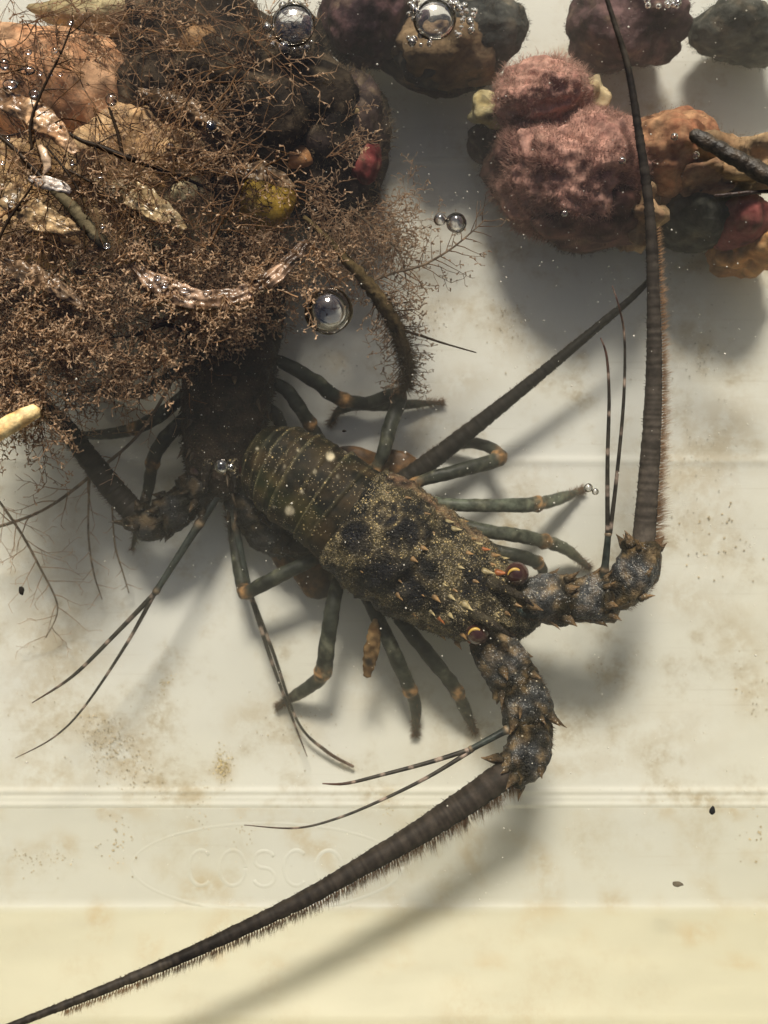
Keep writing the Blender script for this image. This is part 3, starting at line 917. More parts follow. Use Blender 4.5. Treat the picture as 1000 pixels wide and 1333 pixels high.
antenna(L1, [(664, 1003, 150, 18), (640, 1020, 152, 18), (600, 1048, 158, 17.5), (540, 1087, 168, 15.5), (470, 1128, 182, 13), (400, 1168, 196, 11), (320, 1207, 212, 9.3), (240, 1244, 226, 8), (150, 1282, 240, 6.5), (80, 1310, 250, 5.5), (10, 1337, 258, 4.6), (-30, 1352, 262, 3.8)],
        PL, -1, .8, rg, fringe=(4600, 16, 30, 0.0, .85), col0=(.055, .043, .033))
antennule(L1, [(784, 765, 150, 5), (788, 735, 156, 5), (792, 694, 164, 4)],
          [[(791, 695, 164, 3.2), (791, 600, 176, 2.8), (793, 520, 184, 2.3), (790, 465, 190, 1.7), (782, 440, 194, .9)],
           [(794, 695, 164, 3.2), (803, 620, 174, 2.6), (812, 520, 184, 2.2), (813, 440, 192, 1.6), (806, 400, 196, 1.2), (797, 372, 200, .6)]], 1, rg)
antennule(L1, [(684, 938, 146, 5), (660, 950, 150, 5), (612, 976, 156, 4)],
          [[(614, 975, 156, 3.4), (560, 992, 164, 3), (500, 1008, 172, 2.5), (450, 1020, 178, 2), (420, 1020, 182, .8)],
           [(614, 977, 156, 3.2), (560, 1010, 162, 2.6), (500, 1040, 168, 2.1), (440, 1065, 176, 1.7), (385, 1078, 182, 1.3), (318, 1074, 186, .5)]], 1, rg)
# legs: left flank then right flank
leg(L1, [(498, 772, 70, 9), (520, 805, 78, 10), (562, 857, 74, 11), (592, 895, 58, 10), (606, 925, 32, 9), (618, 952, 8, 6)], (.70,), 1, rg)
leg(L1, [(468, 760, 68, 9), (487, 795, 76, 10.5), (513, 850, 72, 11), (532, 893, 52, 10.5), (541, 920, 28, 9), (541, 955, 7, 6)], (.69,), 1, rg)
leg(L1, [(446, 740, 64, 9), (436, 775, 78, 11), (427, 830, 80, 12), (420, 876, 64, 12), (404, 893, 44, 10.5), (380, 908, 20, 9), (362, 919, 8, 7)], (.60,), 1, rg)
leg(L1, [(436, 715, 62, 9), (400, 732, 74, 10.5), (350, 756, 72, 11), (320, 770, 62, 11), (312, 745, 44, 10), (305, 705, 22, 8.5), (297, 662, 7, 6)], (.08, .52,), 1, rg)
leg(L1, [(604, 700, 66, 8), (645, 716, 74, 9.5), (684, 726, 70, 10), (703, 735, 50, 9), (707, 752, 25, 7), (704, 775, 8, 5)], (.62,), 1, rg)
leg(L1, [(588, 676, 72, 8), (625, 690, 82, 10), (668, 696, 78, 10.5), (702, 703, 64, 10.5), (735, 714, 36, 9), (766, 738, 8, 6)], (.61,), 1, rg, tint=(.060, .066, .046))
leg(L1, [(545, 650, 72, 8), (590, 657, 86, 9.5), (650, 658, 82, 10), (690, 657, 66, 11), (722, 651, 38, 9.5), (758, 638, 8, 7)], (.67,), 1, rg, tint=(.085, .098, .070))
leg(L1, [(520, 642, 66, 8), (552, 625, 78, 9.5), (600, 612, 76, 10.5), (648, 597, 60, 11.5), (640, 584, 46, 10), (610, 577, 28, 9), (562, 590, 7, 5)], (.10, .57), 1, rg)
leg(L1, [(480, 625, 62, 9), (497, 595, 74, 10), (508, 555, 70, 11), (519, 514, 54, 11), (480, 524, 34, 10), (445, 532, 18, 9), (430, 552, 6, 5)], (.08, .52), 1, rg)

# ---- rear lobster, the weed's shade put into its dark colours
rg = np.random.RandomState(8)
st2 = [(330, 300, 30, 20, 14), (328, 320, 44, 44, 30), (322, 360, 56, 52, 40), (315, 400, 62, 55, 44), (306, 440, 66, 58, 46), (300, 480, 68, 60, 48), (296, 520, 68, 59, 48),
       (292, 560, 66, 54, 45), (288, 595, 64, 50, 40), (286, 622, 62, 42, 32), (286, 642, 58, 28, 22), (286, 652, 56, 8, 8)]
L2 = thing('spiny_lobster', P(298, 500, 0), 'dark brown spiny lobster in the shade under the seaweed, head toward the viewer', 'lobster', 'spiny lobsters in the tub')
n, sides = 150, 72
V, Nn, disp, C, r, T, Sd, U = loft(st2, n, sides, 9.0, tub_n=260, noise_amp=3.5)
V = V + Nn * disp[:, None]
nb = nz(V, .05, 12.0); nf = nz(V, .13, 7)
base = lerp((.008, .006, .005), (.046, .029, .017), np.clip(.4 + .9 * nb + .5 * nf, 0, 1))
F = [tuple(q) for q in grid_faces(n, sides)]
Vc, F = cap_ends(V, F, n, sides)
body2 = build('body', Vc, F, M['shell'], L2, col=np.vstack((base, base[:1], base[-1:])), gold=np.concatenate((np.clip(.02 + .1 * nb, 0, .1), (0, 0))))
zc = np.repeat(C[:, 2], sides)
topV = V[V[:, 2] > zc - 25]; topN = Nn[V[:, 2] > zc - 25]; topP = proj(topV)
for q in range(60):
    k = rg.randint(len(topP)); x, y = topP[k]
    if y < 430: continue
    spine_at(body2, x, y, rg.uniform(6, 13), rg.uniform(2.3, 4), (.10, .065, .03) if q % 9 else (.22, .14, .06), d2=(-.05, -1))
bd = []
r2 = catmull(st2, 400)
fy = lambda y: float(np.interp(y, r2[:, 1], np.linspace(0, 1, 400)))
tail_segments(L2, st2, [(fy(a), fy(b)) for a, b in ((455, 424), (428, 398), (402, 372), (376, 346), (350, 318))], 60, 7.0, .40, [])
k = 2600
i = rg.randint(0, len(topV), k)
dr = topN[i] + rg.normal(0, .5, (k, 3)); dr /= np.linalg.norm(dr, axis=1, keepdims=True)
Vh, Fh, Ch = hairs_mesh(topV[i], topV[i] + dr * rg.uniform(3, 7, (k, 1)), np.full(k, .55), lerp((.05, .033, .02), (0, 0, 0), np.zeros(k)), lerp((.17, .115, .07), (0, 0, 0), np.zeros(k)))
build('shell_fur', Vh, Fh, M['bristle'], body2, col=Ch, kind='stuff')
horn(L2, [(272, 600, 96, 8), (268, 620, 102, 6), (266, 642, 104, 1)], (.02, .014, .008), (.01, .007, .005))
horn(L2, [(302, 600, 96, 8), (305, 620, 102, 6), (306, 642, 104, 1)], (.02, .014, .008), (.01, .007, .005))
for (x, y) in ((258, 612), (316, 612)):
    Vv, Fv, N = blob_mesh(P(x, y, 84), 10, 10, 10, 3, 0, .01, 0, 0); build('eye', Vv, Fv, M['eye'], L2)
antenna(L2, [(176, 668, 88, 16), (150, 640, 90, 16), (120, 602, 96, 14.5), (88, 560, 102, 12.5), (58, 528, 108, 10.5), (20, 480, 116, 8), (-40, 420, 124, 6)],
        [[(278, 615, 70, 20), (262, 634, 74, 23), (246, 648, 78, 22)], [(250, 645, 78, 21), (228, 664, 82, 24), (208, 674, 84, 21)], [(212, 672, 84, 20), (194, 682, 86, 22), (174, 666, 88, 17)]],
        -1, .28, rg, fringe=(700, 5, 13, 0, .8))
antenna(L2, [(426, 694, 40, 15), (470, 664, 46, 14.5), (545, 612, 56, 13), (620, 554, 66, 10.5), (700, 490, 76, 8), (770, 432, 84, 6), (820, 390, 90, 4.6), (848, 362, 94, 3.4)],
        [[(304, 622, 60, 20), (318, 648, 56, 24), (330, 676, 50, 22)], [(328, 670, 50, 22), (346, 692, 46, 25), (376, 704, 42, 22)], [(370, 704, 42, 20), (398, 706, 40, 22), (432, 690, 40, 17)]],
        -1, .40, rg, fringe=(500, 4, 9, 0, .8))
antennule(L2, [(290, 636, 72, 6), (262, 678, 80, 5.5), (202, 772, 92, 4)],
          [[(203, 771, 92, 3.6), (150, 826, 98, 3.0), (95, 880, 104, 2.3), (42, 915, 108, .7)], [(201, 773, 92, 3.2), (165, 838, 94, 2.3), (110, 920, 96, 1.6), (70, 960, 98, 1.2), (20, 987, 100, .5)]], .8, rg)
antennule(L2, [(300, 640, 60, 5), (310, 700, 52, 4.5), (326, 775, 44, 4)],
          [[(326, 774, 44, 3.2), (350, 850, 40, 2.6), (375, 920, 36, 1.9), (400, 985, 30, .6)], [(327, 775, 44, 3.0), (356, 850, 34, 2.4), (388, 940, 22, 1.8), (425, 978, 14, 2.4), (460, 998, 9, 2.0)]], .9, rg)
tn = (.016, .019, .014)
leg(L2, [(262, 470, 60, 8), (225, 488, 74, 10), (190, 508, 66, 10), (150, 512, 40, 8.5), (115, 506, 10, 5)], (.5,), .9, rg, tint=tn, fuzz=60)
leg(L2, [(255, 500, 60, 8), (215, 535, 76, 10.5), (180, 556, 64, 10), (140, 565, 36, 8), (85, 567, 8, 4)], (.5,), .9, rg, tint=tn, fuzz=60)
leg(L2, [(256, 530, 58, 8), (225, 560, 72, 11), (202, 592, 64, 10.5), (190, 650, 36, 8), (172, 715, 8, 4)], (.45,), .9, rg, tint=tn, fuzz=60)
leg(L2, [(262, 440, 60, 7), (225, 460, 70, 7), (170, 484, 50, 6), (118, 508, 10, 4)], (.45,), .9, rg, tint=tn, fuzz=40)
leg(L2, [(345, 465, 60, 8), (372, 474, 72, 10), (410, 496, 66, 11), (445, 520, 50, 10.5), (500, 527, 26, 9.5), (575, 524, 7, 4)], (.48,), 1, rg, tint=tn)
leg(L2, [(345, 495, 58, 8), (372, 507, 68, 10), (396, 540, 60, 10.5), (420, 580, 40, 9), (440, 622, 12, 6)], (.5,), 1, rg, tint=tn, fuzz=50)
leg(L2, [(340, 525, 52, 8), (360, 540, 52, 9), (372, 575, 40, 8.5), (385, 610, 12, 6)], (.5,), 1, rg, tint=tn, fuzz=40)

# ------------------------------------------------------------------ rocks with growths
def growth(root, name, px, py, z, rx, ry, rz, c0, c1, seed, amp=.16, fs=.035, sub=4, label=None, fuzz=0, fl=(5, 12), fc=None, mat='sponge', amp2=.045, rot=0.0, blot=1.0):
    f = (D - z) / D
    V, F, N = blob_mesh((0, 0, 0), rx * f, ry * f, rz, sub, amp, fs, seed, amp2)
    V = V * (1 + .012 * nz(V, .17, seed + 7) + .012 * nz(V, .4, seed + 9))[:, None]
    if rot:
        c, s_ = math.cos(rad(rot)), math.sin(rad(rot)); V = V @ np.array(((c, -s_, 0), (s_, c, 0), (0, 0, 1))).T; N = N @ np.array(((c, -s_, 0), (s_, c, 0), (0, 0, 1))).T
    V = V + P(px, py, z)
    V[:, 2] = np.maximum(V[:, 2], 1.0)
    nn = nz(V, .03, seed + 2) + .7 * nz(V, .1, seed) + .5 * nz(V, .28, seed + 1)
    col = lerp(c0, c1, np.clip(.5 + 1.3 * blot * nn, 0, 1))
    pt = np.clip(nz(V, .055, seed + 8) * 5 - 1.1, 0, 1) * np.clip(.6 + nz(V, .2, seed), 0, 1)
    col = col * (1 - .6 * blot * pt[:, None]) + (np.array(c1) * .5 + np.array((.20, .15, .09))) * .6 * blot * pt[:, None]
    pd = np.clip(nz(V, .06, seed + 19) * 5 - 1.3, 0, 1)
    col = col * (1 - .6 * blot * pd[:, None])
    o = build(name, V, F, M[mat], root, col=col)
    if label: o['label'] = label
    if fuzz:
        rgx = np.random.RandomState(int(seed * 13) + 1)
        i = rgx.randint(0, len(V), fuzz)
        j = rgx.randint(0, len(V), fuzz)
        dr = N[i] + rgx.normal(0, .55, (fuzz, 3)); dr /= np.linalg.norm(dr, axis=1, keepdims=True)
        base = V[i] + rgx.normal(0, 2.0, (fuzz, 3))
        fcol = np.array(fc if fc is not None else c1)
        V2, F2, C2 = hairs_mesh(base, base + dr * rgx.uniform(fl[0] * .5, fl[1] * .75, (fuzz, 1)) * np.clip(.7 + 1.3 * nz(base, .03, seed + 3), .25, 1.3)[:, None], np.full(fuzz, .32), np.repeat(fcol[None] * .55, fuzz, 0), np.repeat(fcol[None], fuzz, 0))
        build('turf', V2, F2, M['bristle'], o, col=C2, kind='stuff')
    return o

DK0, DK1 = (.012, .010, .008), (.055, .040, .026)
# large rock under the seaweed
RA = thing('encrusted_rock', P(330, 160, 0), 'large dark rock crusted with orange and tan sponges under the seaweed', 'rock')
growth(RA, 'rock_body', 300, 130, 110, 190, 120, 110, DK0, DK1, 1.3, .20, .014, 5, fuzz=12000, fl=(6, 20), fc=(.28, .20, .12), mat='rock', rot=-20)
growth(RA, 'rock_lobe', 430, 200, 100, 78, 100, 92, DK0, (.05, .035, .03), 2.3, .18, .02, 4, fuzz=6000, fl=(6, 18), fc=(.30, .22, .13), mat='rock')
growth(RA, 'rock_lobe', 455, 165, 96, 50, 72, 84, (.03, .022, .022), (.08, .055, .045), 6.3, .15, .025, 4, fuzz=2500, fl=(3, 8), fc=(.28, .21, .13), mat='rock', rot=20)
growth(RA, 'sponge', 70, 108, 165, 130, 72, 52, (.52, .26, .13), (.70, .42, .24), 3.3, .08, .012, 5, label='big smooth orange sponge', fuzz=300, fc=(.25, .16, .09), rot=-8)
growth(RA, 'sponge', 170, 205, 160, 105, 62, 50, (.54, .33, .16), (.74, .52, .29), 4.4, .18, .025, 5, label='tan orange sponge', rot=10)
growth(RA, 'sponge', 40, 262, 130, 160, 95, 56, (.54, .33, .15), (.74, .51, .27), 14.4, .18, .025, 4, label='dull tan sponge', rot=10)
growth(RA, 'sponge', 232, 255, 150, 44, 40, 40, (.55, .46, .25), (.72, .62, .38), 5.5, .2, .04, 4, label='pale cream sponge')
growth(RA, 'sponge', 262, 64, 188, 34, 28, 24, (.26, .14, .06), (.36, .22, .11), 6.6, .2, .04, 4, label='small rough orange sponge', fuzz=200, fl=(3, 7))
growth(RA, 'sponge', 346, 266, 165, 32, 40, 28, (.28, .17, .02), (.36, .24, .045), 7.7, .2, .04, 4, label='mustard yellow sponge', rot=-25)
growth(RA, 'sponge', 390, 206, 180, 20, 13, 14, (.38, .15, .05), (.42, .2, .08), 8.8, .15, .06, 3, label='tiny orange sponge', rot=20)
growth(RA, 'sponge', 350, 190, 176, 34, 26, 20, (.20, .09, .04), (.3, .16, .08), 18.8, .2, .05, 3, label='brown orange sponge patch', rot=20)
growth(RA, 'sea_squirt', 476, 208, 150, 22, 34, 24, (.13, .022, .022), (.20, .05, .045), 9.9, .12, .04, 4, label='glossy dark red sea squirt', rot=4)
growth(RA, 'sponge', 428, 124, 176, 58, 9, 12, (.26, .19, .09), (.40, .31, .17), 10.1, .40, .05, 4, label='pale cream frill', fuzz=350, fl=(4, 10), rot=-38)
growth(RA, 'sponge', 180, 18, 150, 120, 26, 34, (.34, .27, .14), (.5, .42, .24), 20.1, .25, .03, 4, label='pale sandy crust', fuzz=500, fl=(6, 16), rot=-3)

# dark rock at the top edge
RB = thing('dark_rock', P(560, 40, 0), 'dark purple rock with a brown crusted hollow at the top edge', 'rock')
growth(RB, 'rock_body', 480, 22, 95, 62, 66, 80, (.045, .026, .030), (.12, .065, .065), 21.0, .09, .016, 5, fuzz=3000, fl=(3, 8), mat='rock', rot=-35)
growth(RB, 'rock_body', 600, 58, 90, 90, 52, 72, (.028, .030, .028), (.075, .075, .066), 22.0, .10, .016, 5, fuzz=3000, fl=(3, 8), fc=(.15, .12, .09), mat='rock', rot=20)
growth(RB, 'sponge', 580, 66, 112, 70, 44, 58, (.13, .085, .05), (.26, .18, .10), 23.0, .12, .03, 4, label='brown crust round the hollow', fuzz=1500, fl=(3, 7))
growth(RB, 'rock_body', 545, 70, 80, 80, 40, 60, (.04, .032, .028), (.10, .07, .055), 24.0, .10, .02, 4, mat='rock', rot=-25)
growth(RB, 'sponge', 618, 100, 90, 34, 12, 18, (.34, .2, .1), (.4, .28, .15), 25.0, .2, .05, 3, label='tan patch')

# pink clump
RC = thing('pink_sponge_clump', P(735, 215, 0), 'furry dusky pink sponge clump with a cream tuft at its left', 'sponge')
PK0, PK1 = (.30, .145, .115), (.58, .34, .265)
growth(RC, 'sponge_lobe', 748, 225, 100, 98, 78, 98, PK0, PK1, 31.0, .12, .020, 6, fuzz=30000, fl=(7, 16), fc=(.78, .47, .37), blot=.45)
growth(RC, 'sponge_lobe', 700, 142, 100, 62, 48, 98, PK0, PK1, 32.0, .12, .024, 6, fuzz=13000, fl=(7, 16), fc=(.80, .51, .40), blot=.45)
growth(RC, 'sponge_lobe', 680, 210, 70, 48, 52, 62, (.10, .05, .045), (.24, .13, .10), 36.0, .16, .026, 4, fuzz=4500, fl=(4, 9), fc=(.28, .17, .12))
growth(RC, 'sponge_lobe', 766, 282, 84, 82, 40, 82, (.07, .033, .03), (.18, .09, .07), 33.0, .16, .026, 4, fuzz=5000, fl=(3, 9), fc=(.2, .12, .09))
growth(RC, 'cream_tuft', 640, 145, 104, 30, 22, 24, (.40, .31, .14), (.58, .50, .28), 34.0, .3, .05, 4, fuzz=300, fl=(4, 8))
growth(RC, 'cream_tuft', 765, 128, 106, 22, 26, 24, (.34, .25, .13), (.5, .4, .24), 35.0, .3, .06, 4, rot=-30)
growth(RC, 'dark_lobe', 640, 186, 56, 30, 26, 48, (.03, .02, .022), (.07, .05, .05), 37.0, .2, .04, 4, fuzz=200, fl=(3, 8), mat='rock')

# orange clump
RD = thing('orange_sponge_clump', P(895, 240, 0), 'orange sponge clump with a red knob at the right edge', 'sponge')
growth(RD, 'sponge_lobe', 868, 208, 102, 62, 54, 100, (.30, .13, .07), (.46, .26, .14), 41.0, .10, .018, 5, fuzz=2500, fl=(2, 6))
growth(RD, 'sponge_lobe', 940, 230, 100, 58, 34, 98, (.28, .17, .09), (.42, .29, .16), 42.0, .3, .04, 4, fuzz=3500, fl=(4, 10))
growth(RD, 'dark_lobe', 905, 288, 80, 48, 36, 78, (.035, .036, .028), (.085, .082, .065), 43.0, .14, .03, 4, mat='rock')
growth(RD, 'sea_squirt', 962, 287, 104, 38, 34, 60, (.18, .045, .042), (.26, .085, .07), 44.0, .10, .03, 4, label='dull red knob')
growth(RD, 'sponge_lobe', 978, 325, 66, 40, 30, 64, (.40, .18, .06), (.52, .28, .11), 45.0, .3, .05, 4, fuzz=200, fl=(3, 7))
growth(RD, 'crust', 830, 285, 84, 24, 36, 82, (.24, .14, .08), (.42, .29, .16), 46.0, .3, .05, 4, fuzz=600, fl=(3, 8))
growth(RD, 'sponge_lobe', 900, 252, 98, 44, 24, 80, (.22, .12, .07), (.40, .26, .15), 47.0, .3, .05, 4, fuzz=500, fl=(3, 8))

RE = thing('purple_rock', P(815, 30, 0), 'smooth purple grey rock at the top edge beside the antenna tip', 'rock')
growth(RE, 'rock_body', 815, 35, 82, 74, 52, 74, (.07, .042, .042), (.15, .09, .085), 51.0, .15, .02, 5, fuzz=3000, fl=(3, 7), mat='rock')
growth(RE, 'sponge', 858, 8, 120, 24, 14, 18, (.25, .16, .09), (.36, .25, .15), 52.0, .25, .05, 3)
RF = thing('grey_rock', P(965, 40, 0), 'grey green rock in the top right corner', 'rock')
growth(RF, 'rock_body', 965, 42, 66, 68, 36, 56, (.055, .056, .048), (.12, .12, .10), 61.0, .16, .02, 5, fuzz=2500, fl=(3, 7), mat='rock', rot=-8)

# ------------------------------------------------------------------ seaweed
WC = [np.array(c) for c in ((.045, .023, .011), (.17, .096, .048), (.34, .215, .122), (.45, .315, .205), (.56, .43, .31))]
class Twigs:
    def __init__(self): self.a, self.b, self.ra, self.rb, self.la, self.lb = [], [], [], [], [], []
    def add(self, a, b, ra, rb, la, lb):
        self.a.append(a); self.b.append(b); self.ra.append(ra); self.rb.append(rb); self.la.append(la); self.lb.append(lb)
    def mesh(self, tone=1.0):
        lev = np.array(WC)
        ca = lev[np.minimum(self.la, len(WC) - 1)] * tone; cb = lev[np.minimum(self.lb, len(WC) - 1)] * tone
        return segs_mesh(np.array(self.a), np.array(self.b), np.array(self.ra), np.array(self.rb), ca, cb)

def grow(tw, R_, p, d, length, r, depth, maxd, step=9.0, spread=.9, wob=.16, prob=.8, zlo=20.0, zhi=246.0, shrink=.42, flatz=.45, colo=0, bead=True):
    n = max(2, int(length / step)); st = length / n
    p = np.array(p, float); d = np.array(d, float); d /= np.linalg.norm(d)
    sgn = 1 if R_.random() < .5 else -1
    for k in range(n):
        d = d + np.array((R_.gauss(0, wob), R_.gauss(0, wob), R_.gauss(0, wob * flatz)))
        if p[2] > zhi: d[2] = -abs(d[2])
        if p[2] < zlo: d[2] = abs(d[2])
        d /= math.sqrt(d @ d)
        q = p + d * st
        t0 = 1 - .75 * k / n; t1 = 1 - .75 * (k + 1) / n
        last = k == n - 1
        if depth >= maxd and last and bead:
            tw.add(p, q, r * t0, r * R_.uniform(1.4, 3.0), min(depth + colo, 4), 4)
        else:
            tw.add(p, q, max(r * t0, .32), max(r * t1, .3), depth + colo, depth + colo + (1 if last else 0))
        if depth < maxd and R_.random() < prob and k > 0:
            sgn = -sgn
            a = sgn * spread * R_.uniform(.6, 1.3)
            c, s_ = math.cos(a), math.sin(a)
            dd = np.array((d[0] * c - d[1] * s_, d[0] * s_ + d[1] * c, d[2] + R_.gauss(0, flatz)))
            grow(tw, R_, q, dd, length * shrink * R_.uniform(.6, 1.25) * (1 - .4 * k / n), max(r * .58, .42), depth + 1, maxd, step * .72, spread, wob, prob, zlo, zhi, shrink, flatz, colo, bead)
        p = q

def world_dir(dx, dy, dz=0.0): return np.array((dx, -dy, dz), float)

# one continuous, uncountable tangle of fine bushy weed
R_ = random.Random(5)
tw = Twigs()
def scatter(cnt, region, zr, length, dirf, maxd=2, r=1.0, **kw):
    c = 0
    while c < cnt:
        x = R_.uniform(region[0], region[2]); y = R_.uniform(region[1], region[3])
        if len(region) > 4 and not region[4](x, y): continue
        z = R_.uniform(*zr)
        # a tuft: a few stems fan out of one base, of unequal stoutness
        dx, dy, dz = dirf(x, y); base_a = math.atan2(dy, dx); k = R_.choice((1, 3, 4, 5, 6)); rt = r * math.exp(R_.gauss(0, .28))
        for q in range(k):
            a = base_a + R_.gauss(0, .75)
            grow(tw, R_, P(x + R_.gauss(0, 3), y + R_.gauss(0, 3), z), world_dir(math.cos(a), math.sin(a), dz + R_.gauss(0, .15)), R_.uniform(*length) * R_.choice((.7, 1, 1, 1.25)), rt * R_.uniform(.75, 1.2), 0, maxd, **kw)
            c += 1
def anyd(x, y):
    a = R_.uniform(0, 2 * math.pi); return math.cos(a), math.sin(a), R_.uniform(-.3, .3)
def outd(cx, cy):
    def f(x, y):
        a = math.atan2(y - cy, x - cx) + R_.gauss(0, .7); return math.cos(a), math.sin(a), R_.uniform(-.35, .25)
    return f
# dense brown bush, lower left of the mass
LL = lambda x, y: y < 545 - .52 * x + 24 * math.sin(x * .045) and y > 285 + .05 * x
scatter(330, (-25, 290, 350, 550, LL), (150, 232), (40, 80), outd(150, 230), step=7, colo=1, r=.85, prob=.85)
scatter(230, (-25, 290, 350, 540, LL), (175, 240), (25, 50), anyd, step=5.5, colo=2, r=.95, prob=.9)
# over the rock
scatter(60, (120, 30, 440, 340, lambda x, y: abs(y - (75 + .36 * x)) < 80), (205, 236), (30, 60), anyd, step=6, colo=2, r=.95, prob=.85)
scatter(46, (180, 200, 420, 350), (195, 238), (30, 60), anyd, step=6, colo=1, r=.9, prob=.85)
scatter(34, (330, 170, 455, 330), (150, 205), (30, 60), outd(380, 220), step=6, colo=2, r=.9)
scatter(60, (240, 320, 400, 425), (105, 170), (30, 55), anyd, step=7, colo=2, r=.8)
# fine long hairs above, top left
scatter(160, (-10, 80, 330, 340), (215, 243), (60, 130), anyd, maxd=1, step=11, r=.8, prob=.55, spread=.6, wob=.10, shrink=.5, bead=False, colo=1)
scatter(55, (-10, 60, 230, 330), (205, 240), (30, 60), anyd, step=7, r=.8, colo=2)
scatter(110, (-10, -15, 330, 60), (190, 238), (50, 110), lambda x, y: (1, .4 + R_.gauss(0, .3), R_.gauss(0, .1)), maxd=2, step=8, r=.5, prob=.4, wob=.16, colo=2, bead=False)
scatter(46, (185, 335, 400, 400), (237, 245), (16, 34), anyd, step=5, colo=2, r=.9, prob=.85)
# loose brown tuft right of the rock
scatter(64, (440, 245, 515, 340), (90, 170), (30, 70), outd(420, 220), step=6, colo=3, r=.7, prob=.85)
def polyps(tw, R_, share, lo=2.0, hi=5.5, fat=(.8, 1.6)):
    n0 = len(tw.a)
    for i in range(n0):
        if tw.la[i] < 1: continue
        x_, y_ = tw.a[i][0] * D / (D - tw.a[i][2]) + 500, 666.5 - tw.a[i][1] * D / (D - tw.a[i][2])
        up_ = y_ < 325 - .05 * x_
        if R_.random() > share * (.38 if up_ else 1): continue
        t_ = R_.random(); p = tw.a[i] * (1 - t_) + tw.b[i] * t_
        d = np.array((R_.gauss(0, 1), R_.gauss(0, 1), R_.gauss(0, .6))); d /= math.sqrt(d @ d)
        q = p + d * R_.uniform(lo, hi)
        tw.add(p, q, .45, R_.uniform(*fat), 3, 4)
polyps(tw, R_, .55)
V, F, Cc = tw.mesh(1.06)
Cc = np.minimum(Cc * np.array((1.03, 1.0, .95)), .8)
tg = build('seaweed_tangle', V, F, M['weed'], None, col=Cc)
tag(tg, 'dense tangle of fine brown bushy seaweed over the rock, upper left', 'seaweed', kind='stuff')

def sprig(name, label, rows, twigs, seed, fine=0, tone=1.0, tubecol=((.05, .03, .016), (.03, .018, .01)), mat='weed', spread=.8, tl=(30, 60), depth=1, colo=0, zlo=10, zhi=246, r=.9, sides=8, rough=.12, group=None, cat='seaweed', stemname='stem', step=8.0, prob=.6, t0=.1, bead=False):
    """one weed plant or branch: a stem with side twigs"""
    C, R = ppath(rows, 46)
    th = thing(name, C[0], label, cat, group)
    V, F = tube(C, R, sides, rough=rough, rsc=.18, seed=seed)
    tt = np.concatenate((np.repeat(np.linspace(0, 1, 46), sides), (0, 1)))
    col = lerp(tubecol[0], tubecol[1], tt) * (.8 + .6 * np.clip(nz(V, .12, seed), -.6, 1))[:, None]
    build(stemname, V, F, M[mat], th, col=np.clip(col, .004, 1))
    if twigs:
        Rr = random.Random(seed); t_ = Twigs()
        T, Sd, U = frames(C)
        for k in range(twigs):
            i = int((t0 + (1 - t0) * (k + Rr.random()) / twigs) * 45)
            s = 1 if k % 2 else -1
            d = s * Sd[i] * math.sin(spread * Rr.uniform(.6, 1.3)) + T[i] * math.cos(spread) + np.array((0, 0, Rr.gauss(0, .25)))
            grow(t_, Rr, C[i], d, Rr.uniform(*tl) * (1 - .35 * i / 45), r, 0, depth, step, .8, .13, prob, zlo, zhi, .45, .4, colo, bead)
        if bead: polyps(t_, Rr, .5)
        V, F, Cc = t_.mesh(tone)
        build('side_twigs', V, F, M['weed'], th, col=Cc, kind='stuff')
    return th

LT = ((.40, .31, .21), (.46, .36, .26))
G = 'seaweed branches in the floating mass'
sprig('seaweed_branch', 'dark seaweed branch slanting right across the tan sponge', [(45, 145, 236, 1.5), (100, 180, 238, 2.6), (128, 190, 239, 3.6), (160, 203, 238, 4.2), (195, 215, 232, 3.6), (250, 236, 224, 2.4), (300, 262, 214, 1.4)], 12, 71, tl=(40, 80), group=G, spread=.7, r=1.1)
sprig('seaweed_branch', 'thin forked dark stem rising over the orange sponge', [(42, 195, 238, 2.2), (40, 160, 240, 2.0), (55, 118, 241, 1.8), (80, 68, 242, 1.4), (96, 26, 243, .8)], 9, 72, tl=(30, 60), group=G, spread=.8, r=.9)
sprig('seaweed_branch', 'long dark seaweed stem ending in the wet pale stalk', [(-10, 170, 238, 2.6), (20, 195, 239, 3.2), (48, 225, 240, 4), (70, 248, 240, 4.6)], 8, 73, tl=(35, 70), group=G, r=1.1)
sprig('seaweed_branch', 'short upright dark twig with a wet tip', [(160, 203, 238, 3.0), (153, 172, 240, 2.3), (142, 140, 243, 1.6)], 0, 74, group=G)
sprig('seaweed_branch', 'thin dark stem hanging between the weed and the rear lobster', [(240, 432, 205, 2.6), (215, 422, 208, 3.0), (190, 432, 206, 2.6), (150, 440, 204, 2.2), (60, 452, 202, 1.2)], 12, 75, tl=(40, 80), group=G, spread=1.0, r=.9)
sprig('seaweed_branch', 'fan of dark twigs dropping beside the rear lobster', [(262, 420, 200, 2.2), (235, 445, 190, 2.0), (205, 478, 175, 1.7), (160, 498, 160, 1.3), (105, 512, 150, .8)], 14, 76, tl=(40, 90), group=G, spread=.9, r=.9)
sprig('seaweed_branch', 'faint grey brown branch crossing the rear lobster antenna', [(238, 470, 110, 2.6), (185, 560, 90, 2.0), (120, 618, 76, 2.2), (60, 662, 64, 1.9), (0, 685, 76, 2.0), (-40, 690, 70, 1.4)], 14, 77, tubecol=((.34, .26, .18), (.42, .33, .23)), tone=1.2, tl=(40, 90), group=G, spread=.8, r=1.0, colo=2)
sprig('seaweed_branch', 'pale feathery weed sprig hanging at the left edge', [(-10, 640, 90, 1.6), (25, 690, 76, 1.8), (50, 735, 60, 1.6), (75, 790, 40, 1.0), (60, 830, 24, .7)], 18, 78, tubecol=LT, tone=1.25, tl=(40, 80), group=G, spread=.8, r=.75, colo=3, depth=2)
